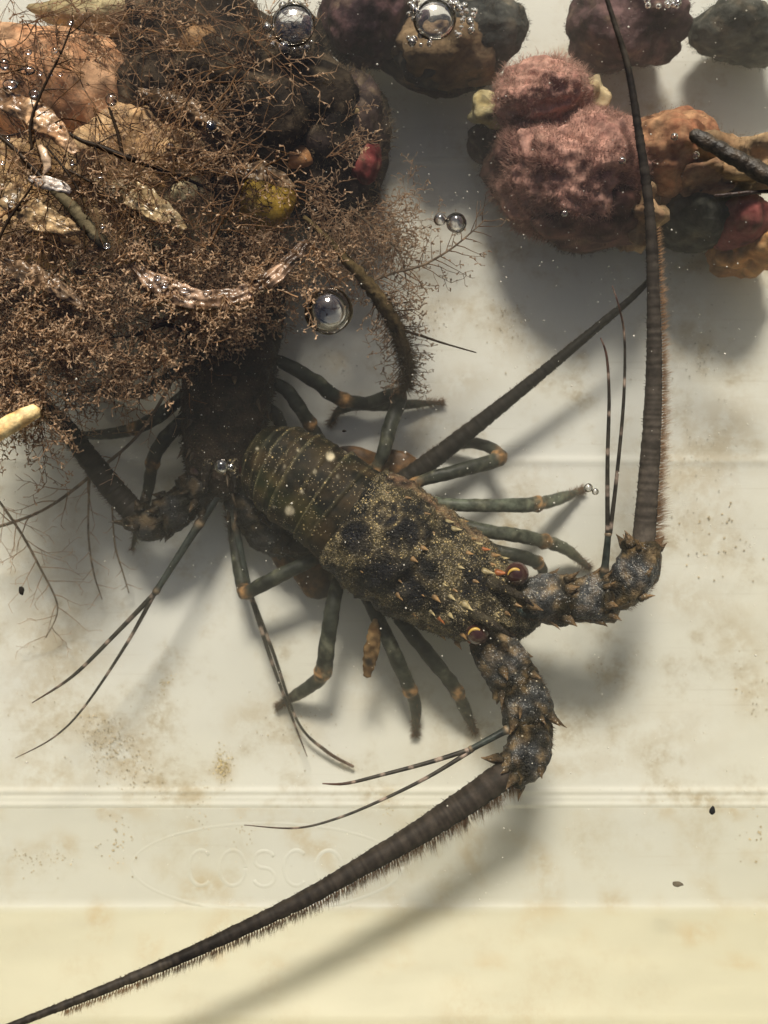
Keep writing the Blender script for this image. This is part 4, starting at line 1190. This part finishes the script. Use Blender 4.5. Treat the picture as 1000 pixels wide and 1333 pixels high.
sprig('seaweed_branch', 'lone thin weed strand hanging left of the fork of the antennule', [(118, 600, 60, 1.4), (115, 690, 50, 1.4), (122, 745, 40, 1.2), (133, 780, 26, .7)], 10, 79, tubecol=LT, tone=1.2, tl=(18, 36), group=G, spread=.9, r=.7, colo=3)
sprig('seaweed_branch', 'second lone weed strand below the jointed antenna base', [(146, 660, 60, 1.3), (150, 710, 48, 1.3), (160, 745, 36, 1.1), (168, 772, 24, .7)], 8, 80, tubecol=LT, tone=1.2, tl=(14, 28), group=G, spread=.9, r=.7, colo=2)
sprig('seaweed_branch', 'wide pinkish brown feathery sprig right of the big bubble', [(470, 372, 150, 1.8), (510, 356, 160, 1.8), (550, 345, 168, 1.6), (590, 322, 176, 1.3), (632, 286, 184, .8)], 30, 81, tubecol=LT, tl=(25, 58), group=G, spread=.9, r=.8, colo=2, depth=2, bead=True)
sprig('seaweed_branch', 'brown feathery sprig beneath the red sea squirt', [(455, 270, 170, 1.8), (490, 300, 160, 1.6), (520, 330, 150, 1.3), (530, 372, 140, .8)], 24, 82, tubecol=LT, tl=(30, 60), group=G, spread=.9, r=.8, colo=2, depth=2, bead=True)
sprig('seaweed_branch', 'brown wiry sprig at the left edge above the broken stick', [(-10, 330, 238, 2.4), (12, 285, 240, 2), (40, 245, 241, 1.5), (60, 205, 242, .9)], 10, 83, tl=(30, 60), group=G, spread=.8, r=.9)
sprig('seaweed_branch', 'wiry dark stem over the tan sponge near the cream patch', [(110, 330, 236, 1.2), (108, 270, 239, 1.8), (95, 235, 240, 2.0), (60, 190, 241, 1.2)], 10, 84, tl=(30, 60), group=G, spread=.9, r=.9)
sprig('seaweed_branch', 'thin dark twig bundle crossing the cream sponge', [(90, 222, 240, 2.2), (130, 245, 239, 2.0), (180, 290, 236, 1.6), (215, 350, 230, .8)], 14, 85, tl=(40, 80), group=G, spread=.6, r=.9)

# olive stalk with bushy end
st = sprig('weed_stalk', 'thick olive brown weed stalk leaning down to the bent leg tips', [(396, 282, 214, 3), (420, 305, 208, 4), (446, 334, 194, 6), (476, 366, 176, 8.5), (500, 398, 156, 10), (516, 428, 136, 9.5), (526, 458, 116, 8), (531, 482, 100, 5.5), (528, 505, 90, 2.5)], 80, 86, tubecol=((.17, .125, .055), (.15, .10, .05)), mat='rock', tl=(22, 55), spread=1.1, r=1.0, colo=1, depth=2, t0=.5, rough=.4, step=6, bead=True)
rgs = np.random.RandomState(12)
C, R = ppath([(446, 334, 194, 6), (476, 366, 176, 8.5), (500, 398, 156, 10), (516, 428, 136, 9.5), (526, 458, 116, 8), (531, 482, 100, 5.5), (528, 505, 90, 2.5)], 200)
k = 2600
i = np.clip((200 * rgs.beta(2.2, 1.0, k)).astype(int), 0, 199)
dr = rgs.normal(0, 1, (k, 3)); dr /= np.linalg.norm(dr, axis=1, keepdims=True)
Vh, Fh, Ch = hairs_mesh(C[i] + dr * (R[i] * .8)[:, None], C[i] + dr * (R[i] + (3 + 13 * (i / 200.0) ** 2) * rgs.uniform(.4, 1.2, k))[:, None], np.full(k, .4), lerp((.07, .045, .022), (0, 0, 0), np.zeros(k)), lerp((.24, .165, .085), (0, 0, 0), np.zeros(k)))
build('turf', Vh, Fh, M['bristle'], st, col=Ch, kind='stuff')
C, R = ppath([(516, 428, 136, 1.9), (545, 436, 132, 1.7), (575, 446, 128, 1.4), (620, 459, 122, .8)], 30)
V, F = tube(C, R, 7, rough=.2); build('side_branch', V, F, M['weed'], st, col=np.repeat(np.array(((.09, .055, .03),)), len(V), 0))
sprig('wet_stalk', 'grey olive weed stalk with a wet glinting tip', [(70, 246, 240, 6), (92, 268, 238, 8), (112, 292, 232, 9.5), (130, 312, 226, 8.5), (140, 322, 222, 5)], 6, 87, tubecol=((.05, .04, .022), (.15, .12, .07)), mat='rock', tl=(20, 40), rough=.25)

# wet pink-brown blade breaking the surface: a ruffled fleshy ribbon
def ribbon(rows, n, m_, thick, ruff, seed, fib=1.1):
    r = catmull(rows, n); C = Pa(r[:, :3]); W = r[:, 3] * .84
    T = np.gradient(C, axis=0); T[:, 2] = 0; T /= np.linalg.norm(T, axis=1, keepdims=True)
    Sd = np.stack((-T[:, 1], T[:, 0], 0 * T[:, 0]), 1)
    v = np.linspace(-1, 1, m_)
    edge = 1 + .28 * nz(C * .9, .09, seed) ; edge2 = 1 + .28 * nz(C * .9, .09, seed + 9)
    wv = np.where(v[None] < 0, edge[:, None], edge2[:, None]) * W[:, None] * v[None]
    V = C[:, None] + wv[..., None] * Sd[:, None]
    V = V.reshape(-1, 3)
    vv = np.tile(v, n)
    lat = np.repeat(nz(C, .05, seed + 3), m_)
    z = ruff * nz(V, .07, seed + 2) * (.3 + np.abs(vv)) + .35 * ruff * nz(V, .24, seed + 4) + 2.4 * (1 - vv ** 2) + fib * np.sin(vv * 8 + 5 * lat)
    V[:, 2] += z
    B = V.copy(); B[:, 2] -= thick * (1 - .8 * np.abs(vv)) + .5
    F1 = [tuple(f) for f in grid_faces(n, m_, False)]; k = n * m_
    F2 = [tuple(f[::-1] + k) for f in grid_faces(n, m_, False)]
    e = [i * m_ for i in range(n)]; g = [i * m_ + m_ - 1 for i in range(n)]
    F3 = [(e[i], e[i + 1], e[i + 1] + k, e[i] + k) for i in range(n - 1)] + [(g[i + 1], g[i], g[i] + k, g[i + 1] + k) for i in range(n - 1)]
    return np.vstack((V, B)), F1 + F2 + F3
V, F = ribbon([(172, 346, 230, 4), (192, 362, 237, 11), (222, 378, 241, 14), (262, 390, 242, 13), (305, 387, 241, 12), (342, 368, 238, 11), (376, 342, 232, 10), (402, 314, 222, 6)], 120, 23, 6, 4.5, 2.0, .7)
nn = nz(V, .05, 3) + .7 * nz(V, .16, 5)
bl = build('wet_seaweed', V, F, M['blade'], None, col=lerp((.10, .055, .028), (.34, .22, .145), np.clip(.45 + 1.3 * nn, 0, 1)))
tag(bl, 'wet curled pinkish brown seaweed strip breaking the surface above the rear lobster', 'seaweed')
for rows, c0, c1, lab in (
    ([(-20, 120, 225, 6), (30, 140, 236, 12), (70, 168, 240, 10), (100, 200, 234, 4)], (.40, .22, .11), (.62, .40, .23), 'thin amber membrane of weed below the orange sponge'),
    ([(-20, 225, 228, 8), (20, 262, 236, 14), (60, 286, 238, 12), (105, 300, 232, 4)], (.42, .27, .13), (.62, .44, .24), 'thin tan membrane of weed at the left edge by the wet stalk'),
    ([(120, 235, 228, 4), (165, 250, 234, 11), (205, 272, 236, 12), (240, 300, 228, 4)], (.46, .33, .17), (.66, .52, .31), 'pale tan membrane of weed over the cream sponge'),
    ([(180, 118, 222, 3), (220, 130, 232, 8), (262, 150, 234, 9), (300, 178, 226, 3)], (.16, .10, .055), (.36, .25, .15), 'brown frond lying across the dark rock'),
    ([(285, 232, 226, 3), (318, 222, 232, 8), (352, 226, 232, 8), (384, 246, 226, 3)], (.15, .09, .045), (.34, .23, .13), 'brown frond lying above the mustard yellow sponge'),
    ([(-20, 345, 224, 5), (24, 352, 234, 10), (70, 372, 236, 9), (112, 402, 228, 3)], (.20, .12, .065), (.42, .29, .18), 'pinkish brown frond in the bush at the left edge')):
    V, F = ribbon([(a, b, c - 2, d * 1.35) for a, b, c, d in rows], 70, 15, 3, 7.0, rows[1][0], .3)
    nn = nz(V, .05, rows[1][1]) + .6 * nz(V, .16, 5)
    tag(build('seaweed_frond', V, F, M['blade'], None, col=lerp(c0, c1, np.clip(.45 + 1.0 * nn, 0, 1)) * .8), lab, 'seaweed', 'flat fronds in the seaweed mass')
V, F = ribbon([(38, 232, 239, 3), (50, 236, 242, 7), (66, 241, 244, 8), (80, 243, 243, 7), (92, 250, 239, 3)], 40, 9, 4, 4.5, 5.0)
tag(build('seaweed_scrap', V, F, M['blade'], None, col=np.repeat(np.array(((.50, .43, .37),)), len(V), 0)), 'small wet weed scrap painted whitish for its glint on the dark stem, left edge', 'seaweed')  # pale wet glint put into the scrap's colour
rows = catmull([(52, 190, 242, 3), (58, 202, 246, 6), (62, 215, 245, 5), (57, 226, 242, 2)], 24)
V, F = tube(Pa(rows[:, :3]), rows[:, 3] * .84, 12, flat=.5, rough=.4, rsc=.2)
tag(build('seaweed_scrap', V, F, M['blade'], None, col=np.repeat(np.array(((.42, .30, .20),)), len(V), 0)), 'small upright tan weed scrap above the whitish scrap', 'seaweed')

# sticks
rows = catmull([(-40, 580, 262, 12), (0, 560, 258, 12.5), (30, 543, 254, 11.5), (48, 534, 250, 9)], 40)
V, F = tube(Pa(rows[:, :3]), rows[:, 3] * .83, 16, rough=.09, rsc=.12)
V = V + np.array((0, 0, 1)) * (1.2 * nz(V * np.array((.3, 1.2, 1)), .3, 4))[:, None]
nn = nz(V, .08, 3)
tag(build('broken_stick', V, F, M['wood'], None, col=lerp((.40, .24, .09), (.62, .46, .22), np.clip(.5 + nn * 1.6, 0, 1))), 'pale yellow broken stick end at the left edge', 'stick')
rows = catmull([(900, 174, 244, 6.5), (908, 178, 245, 9), (930, 190, 248, 9.5), (965, 210, 252, 10.5), (1000, 229, 256, 11.5), (1060, 262, 262, 12)], 50)
V, F = tube(Pa(rows[:, :3]), rows[:, 3] * .83, 16, rough=.25, rsc=.15)
tag(build('black_stick', V, F, M['black_wood'], None, col=lerp((.008, .006, .004), (.035, .024, .014), np.clip(.4 + nz(V, .1, 3), 0, 1))), 'thick black stick with rounded tip entering from the right edge', 'stick')
rows = catmull([(930, 255, 244, 2.0), (960, 252, 245, 2.3), (1000, 249, 246, 2.8), (1050, 247, 247, 3)], 30)
V, F = tube(Pa(rows[:, :3]), rows[:, 3] * .83, 8, rough=.25, rsc=.3)
tag(build('thin_twig', V, F, M['black_wood'], None, col=np.repeat(np.array(((.02, .010, .007),)), len(V), 0)), 'thin dark straight twig under the black stick', 'twig')

# brown tube scrap on the leg
fr_ = thing('tube_scrap', P(484, 845, 60), 'ragged brown hollow tube scrap hanging beside a front leg', 'debris')
rows = catmull([(489, 806, 96, 3), (487, 822, 94, 8), (484, 845, 90, 10), (481, 862, 86, 8.5), (478, 880, 82, 5)], 30)
C = Pa(rows[:, :3]); V, F = tube(C, rows[:, 3] * .94, 14, flat=.6, rough=.3, rsc=.2)
pp = proj(V); dk = 1 / (1 + np.exp((np.hypot((pp[:, 0] - 480) / .9, pp[:, 1] - 862) - 6) * 1.2))  # shaded hole of the tube painted as a dark spot
nn = nz(V, .15, 3)
col = lerp((.07, .035, .012), (.24, .15, .065), np.clip(.5 + nn * 1.8, 0, 1)) * (1 - dk[:, None]) + np.array((.010, .007, .005)) * dk[:, None]
build('tube_wall', V, F, M['flake'], fr_, col=col)

# specks lying on the floor / at the surface
def speck(px, py, z, r_, col, label, name='dark_speck', cat='debris', sc_=(1, 1.4, .6)):
    V, F, N = blob_mesh((0, 0, 0), r_ * sc_[0], r_ * sc_[1], r_ * sc_[2], 2, .3, .3, px)
    V = V + P(px, py, z)
    tag(build(name, V, F, M['flake'], None, col=np.repeat(np.array((col,)), len(V), 0)), label, cat)
speck(928, 1055, 236, 3.4, (.01, .01, .01), 'black speck floating near the right edge below the ridge')
speck(28, 770, 236, 3.2, (.012, .01, .008), 'black speck floating near the left edge')
speck(882, 1151, 120, 3.8, (.16, .13, .09), 'small brown grain on the near wall, lower right', sc_=(1.5, .8, .6))
speck(448, 561, 236, 1.8, (.012, .01, .008), 'tiny black speck between the two lobsters', sc_=(1.6, .8, .6))

# ------------------------------------------------------------------ sediment flakes on the floor
rs = np.random.RandomState(21)
A_, Vv, Fv, Cv = 0, [], [], []
def smudge(px, py, sx, sy, cnt, col, smin=1.0, smax=3.2, rot=0.0):
    global A_
    c, s_ = math.cos(rad(rot)), math.sin(rad(rot))
    for q in range(int(cnt * .45)):
        a, b = rs.normal(0, sx), rs.normal(0, sy)
        x, y = px + a * c - b * s_, py + a * s_ + b * c
        if y < 1052: p = P(x, y, 1.2 + rs.uniform(.2, 1.2)) + np.array((0, 0, 0))
        else: p = on_wall(x, min(y, 1330), 1.0)
        r_ = rs.uniform(smin, smax) * .62; k = 6
        an = np.linspace(0, 2 * math.pi, k, endpoint=False) + rs.uniform(0, 6)
        rr_ = r_ * rs.uniform(.45, 1.2, k)
        if y < 1052: ring_ = p + np.stack((rr_ * np.cos(an), rr_ * np.sin(an), np.full(k, 0)), 1); top = p + np.array((0, 0, r_ * .35))
        else: ring_ = p + np.stack((rr_ * np.cos(an), rr_ * np.sin(an) * -.85, rr_ * np.sin(an) * .5), 1); top = p + np.array((0, r_ * .2, r_ * .3))
        Vv.append(np.vstack((ring_, top))); Fv.extend([(A_ + j, A_ + (j + 1) % k, A_ + k) for j in range(k)])
        Cv.append(np.repeat((np.array(col) * rs.uniform(.7, 1.15))[None], k + 1, 0)); A_ += k + 1
BR, YL, GY = (.54, .44, .28), (.62, .50, .25), (.48, .44, .35)
smudge(290, 998, 6, 11, 260, YL, .8, 2.2)
smudge(215, 893, 4, 13, 60, YL, .8, 2.0, 40)
smudge(160, 985, 30, 22, 420, BR, .7, 2.4, 35); smudge(130, 950, 26, 12, 160, BR, .7, 2.2, 30)
smudge(258, 1050, 8, 22, 90, BR, .7, 2.0); smudge(385, 950, 26, 20, 160, BR, .7, 2.0); smudge(450, 996, 16, 4, 70, GY, .7, 1.8, 25)
smudge(45, 1120, 22, 10, 110, BR, .7, 2.2); smudge(150, 1095, 16, 16, 80, BR); smudge(315, 1090, 10, 22, 60, BR, .7, 1.9)
smudge(60, 900, 34, 40, 160, BR, .6, 1.7); smudge(790, 880, 18, 8, 70, BR, .7, 2.0, 20); smudge(905, 600, 30, 50, 190, GY, .7, 2.2, 15); smudge(930, 700, 26, 30, 80, BR)
smudge(660, 430, 18, 26, 130, BR, .7, 2.0); smudge(560, 400, 26, 30, 120, BR, .7, 1.9); smudge(890, 430, 40, 40, 110, GY, .7, 2.2); smudge(915, 465, 5, 14, 60, GY, .8, 2.2, 8)
smudge(980, 900, 16, 20, 60, BR); smudge(860, 960, 70, 40, 90, BR, .6, 1.6); smudge(540, 560, 40, 20, 60, GY, .6, 1.7); smudge(505, 1045, 6, 14, 60, YL, .7, 1.8)
smudge(500, 660, 330, 300, 520, GY, .4, 1.3); smudge(640, 1060, 240, 40, 240, GY, .4, 1.3); smudge(300, 1240, 260, 50, 110, GY, .4, 1.2); smudge(820, 130, 60, 40, 60, GY, .6, 1.8); smudge(980, 1090, 10, 22, 40, BR)
smudge(900, 345, 22, 8, 70, GY, .8, 2.4, -10); smudge(540, 300, 40, 40, 90, BR, .6, 1.8); smudge(440, 470, 14, 12, 60, GY, .8, 2.2, 40)
sd = build('sediment', np.vstack(Vv), Fv, M['flake'], None, col=np.vstack(Cv))
tag(sd, 'scattered brown sediment flakes lying on the tub bottom', 'sediment', kind='stuff')

# ------------------------------------------------------------------ suspended grains
rs = np.random.RandomState(33)
cnt = 2600
px = rs.uniform(-20, 1020, cnt); py = rs.uniform(-20, 1190, cnt)
dense = rs.uniform(0, 1, cnt) < .45
py[dense] = rs.uniform(0, 760, dense.sum())
zz = rs.uniform(30, WL - 2, cnt)
oc = np.array(((1, 0, 0), (-1, 0, 0), (0, 1, 0), (0, -1, 0), (0, 0, 1), (0, 0, -1)), float)
fc = np.array(((0, 2, 4), (2, 1, 4), (1, 3, 4), (3, 0, 4), (2, 0, 5), (1, 2, 5), (3, 1, 5), (0, 3, 5)))
ctr = Pa(np.stack((px, py, zz), 1))
ok = ctr[:, 1] > -np.interp(zz, FZ, FD) + 4
ctr = ctr[ok]; cnt = len(ctr)
sz_ = np.minimum(rs.gamma(2.0, .20, cnt) + .25, 1.6)
V = (ctr[:, None] + oc[None] * sz_[:, None, None] * rs.uniform(.6, 1.2, (cnt, 6, 1))).reshape(-1, 3)
F = (np.arange(cnt)[:, None, None] * 6 + fc[None]).reshape(-1, 3)
gr = build('suspended_grains', V, F, M['grain'], None, smooth=False)
tag(gr, 'tiny pale grains drifting everywhere in the water', 'grains', kind='stuff')

# ------------------------------------------------------------------ bubbles
def uv_sphere(c, rx, rz, nu=28, nv=16):
    V = [(0, 0, rz)]
    for i in range(1, nv):
        a = math.pi * i / nv
        for j in range(nu):
            b = 2 * math.pi * j / nu
            V.append((rx * math.sin(a) * math.cos(b), rx * math.sin(a) * math.sin(b), rz * math.cos(a)))
    V.append((0, 0, -rz))
    F = [(0, 1 + j, 1 + (j + 1) % nu) for j in range(nu)]
    for i in range(nv - 2):
        F += [(1 + i * nu + j, 1 + (i + 1) * nu + j, 1 + (i + 1) * nu + (j + 1) % nu, 1 + i * nu + (j + 1) % nu) for j in range(nu)]
    e = len(V) - 1; b0 = 1 + (nv - 2) * nu
    F += [(b0 + (j + 1) % nu, b0 + j, e) for j in range(nu)]
    return np.array(V) + c, F
def bubble(px, py, r_, label, group=None, flat=1.0):
    big = r_ > 9
    z = WL - r_ * flat * (.30 if big else .5)
    rr_ = r_ * (D - z) / D
    V, F = uv_sphere(np.zeros(3), rr_, rr_ * flat, 36 if big else 16, 22 if big else 10)
    wob = 1 + .035 * nz(V, 1.6 / rr_, px * .37)
    V = V * np.stack((wob, wob, np.ones(len(V))), 1) + P(px, py, z)
    o = build('bubble', V, F, M['bubble'], None, origin=P(px, py, z))
    tag(o, label, 'bubble', group)
    if r_ > 4.4:
        an = np.linspace(0, 2 * math.pi, 49 if big else 21)
        q = (WL - z) / (rr_ * flat); rm = rr_ * math.sqrt(max(1 - q * q, .2)) * 1.04
        C = P(px, py, WL - .3) + np.stack((rm * np.cos(an), rm * np.sin(an), 0 * an), 1)
        tk = max(rr_ * .06, .5) * (1 + .45 * np.sin(an * 2 + px) + .25 * np.sin(an * 5 + py)); tk[-1] = tk[0]
        V, F = tube(C, tk, 8, cap=False)
        build('meniscus_ring', V, F, M['meniscus'], o)
        V, F = uv_sphere(np.zeros(3), rr_ * 1.012, rr_ * flat * 1.012, 36 if big else 16, 20 if big else 10)
        keep = V[:, 2] > (WL - z)
        F = [f for f in F if all(keep[k] for k in f)]
        ix = sorted({k for f in F for k in f}); mp = {k: n for n, k in enumerate(ix)}
        if F: build('film_dome', V[ix] + P(px, py, z), [tuple(mp[k] for k in f) for f in F], M['film'], o)
    return o
bubble(428, 405, 30, 'largest round air bubble beside the olive stalk')
bubble(382, 32, 28, 'wide flat bubble ringed by little ones at the top edge', flat=.5)
bubble(566, 25, 27, 'wide bubble in froth over the brown hollow at the top edge', flat=.6)
bubble(594, 290, 13, 'larger bubble of the pair above the feathery sprig')
bubble(573, 286, 8.5, 'smaller bubble of the pair above the feathery sprig')
bubble(597, 303, 3.2, 'tiny bead bubble below the pair above the feathery sprig')
bubble(275, 166, 9, 'small bright bubble over the dark rock')
bubble(222, 192, 6, 'tiny bubble near the tan sponge in the weed')
bubble(289, 607, 9.5, 'larger bubble of the pair over the rear lobster head')
bubble(301, 608, 5, 'smaller bubble of the pair over the rear lobster head')
bubble(766, 635, 6, 'small bubble at the tip of the pale green leg')
bubble(775, 640, 4.5, 'tiny curved bubble just right of the pale green leg tip')
bubble(735, 278, 4.5, 'small bubble over the lower pink sponge')
bubble(810, 209, 5, 'small bubble over the seam of pink and orange sponges')
bubble(878, 178, 5, 'small bubble over the top of the orange sponge')
bubble(906, 202, 5, 'small bubble under the black stick')
bubble(370, 63, 9, 'medium bubble at the bottom of the flat bubble ring')
for (x, y, r_) in ((353, 36, 6), (355, 47, 4), (360, 53, 3), (358, 56, 4), (383, 60, 3.5), (390, 59, 4), (397, 58, 4.5), (371, 12, 6), (380, 8, 5), (388, 10, 4), (352, 33, 4), (402, 52, 3)):
    k_ = 1 + 5.0 / max(math.hypot(x - 382, y - 32), 1)
    bubble(382 + (x - 382) * k_, 32 + (y - 32) * k_, r_, 'tiny bubble in the ring round the wide flat bubble', 'tiny bubbles ringing the flat bubble')
rr = random.Random(4)
for k in range(34):
    a = rr.uniform(-1.1, 2.6); q = rr.uniform(33, 52)
    bubble(567 + q * math.cos(a), 24 + q * .72 * math.sin(a) + rr.uniform(-4, 4), rr.uniform(2.2, 5.5), 'tiny froth bubble round the wide bubble over the brown hollow', 'froth over the brown hollow')
for k in range(16):
    bubble(862 + rr.uniform(-24, 24), 4 + rr.uniform(-6, 5), rr.uniform(2.2, 4.5), 'tiny froth bubble over the purple rock at the top edge', 'froth over the purple rock')
for k in range(12):
    bubble(538 + rr.uniform(-9, 7), 12 + rr.uniform(-14, 16), rr.uniform(2.2, 5), 'tiny froth bubble left of the wide bubble over the brown hollow', 'froth left of the brown hollow')

# wet drops standing on the weed where it breaks the surface
DROP_L = ['largest glinting drop on the orange sponge weed, left edge', 'flat glinting drop below the largest drop, left edge', 'small drop above the largest drop at left', 'small drop at the tip of an upright twig over the orange sponge', 'round drop just under the row of tiny drops',
          'tall drop cut by the left picture edge', 'first bead in the row of tiny drops right of the largest drop', 'last bead in the row of tiny drops right of the largest drop', 'middle bead in the row of tiny drops right of the largest drop', 'topmost drop on the thin dark stem over the orange sponge',
          'drop at the crossing of the dark slanting branch', 'drop crowning the short upright dark twig', 'drop on the stem at the left edge above the whitish scrap', 'tall tiny drop below the slanting dark branch', 'tiny drop beside the upright tan scrap',
          'drop on the tip of the grey olive wet stalk', 'tiny drop at the left edge beside the whitish scrap', 'drop beside the grey olive wet stalk', 'tiny drop on the stem under the orange sponge', 'wide drop at the left edge below the whitish scrap',
          'leftmost drop on the wet seaweed strip', 'upper drop on the left end of the wet seaweed strip', 'drop on the left bend of the wet seaweed strip', 'lowest small drop near the left end of the wet seaweed strip', 'long drop on the middle of the wet seaweed strip', 'rightmost drop on the wet seaweed strip']
dr_ = [(35, 92, 12, 6), (14, 110, 11, 7), (37, 68, 5, 4), (71, 66, 5, 4), (45, 122, 8, 6), (6, 84, 7, 8), (66, 97, 3, 2.5), (78, 97, 4, 2.5), (52, 96, 4, 2.5), (92, 30, 5, 3), (132, 228, 8, 5), (145, 130, 8, 9), (10, 180, 4, 4), (94, 212, 3, 4), (60, 207, 3, 3), (139, 320, 6, 5), (3, 212, 5, 3), (133, 294, 4, 4), (53, 150, 3, 3), (15, 265, 6, 5),
       (190, 358, 4, 3), (205, 362, 5, 4), (214, 372, 6, 4), (196, 372, 4, 3), (240, 378, 8, 4), (270, 380, 6, 3.5)]
for lab, (x, y, a, b_) in zip(DROP_L, dr_):
    V, F = uv_sphere(np.zeros(3), 1, 1, 14, 8)
    V = V * np.array((a * .83, b_ * .83, min(a, b_) * .6)) + P(x, y, WL + 3 if y < 340 else WL + 11)
    tag(build('water_drop', V, F, M['drop'], None), lab, 'water drop', 'glinting drops on the seaweed')
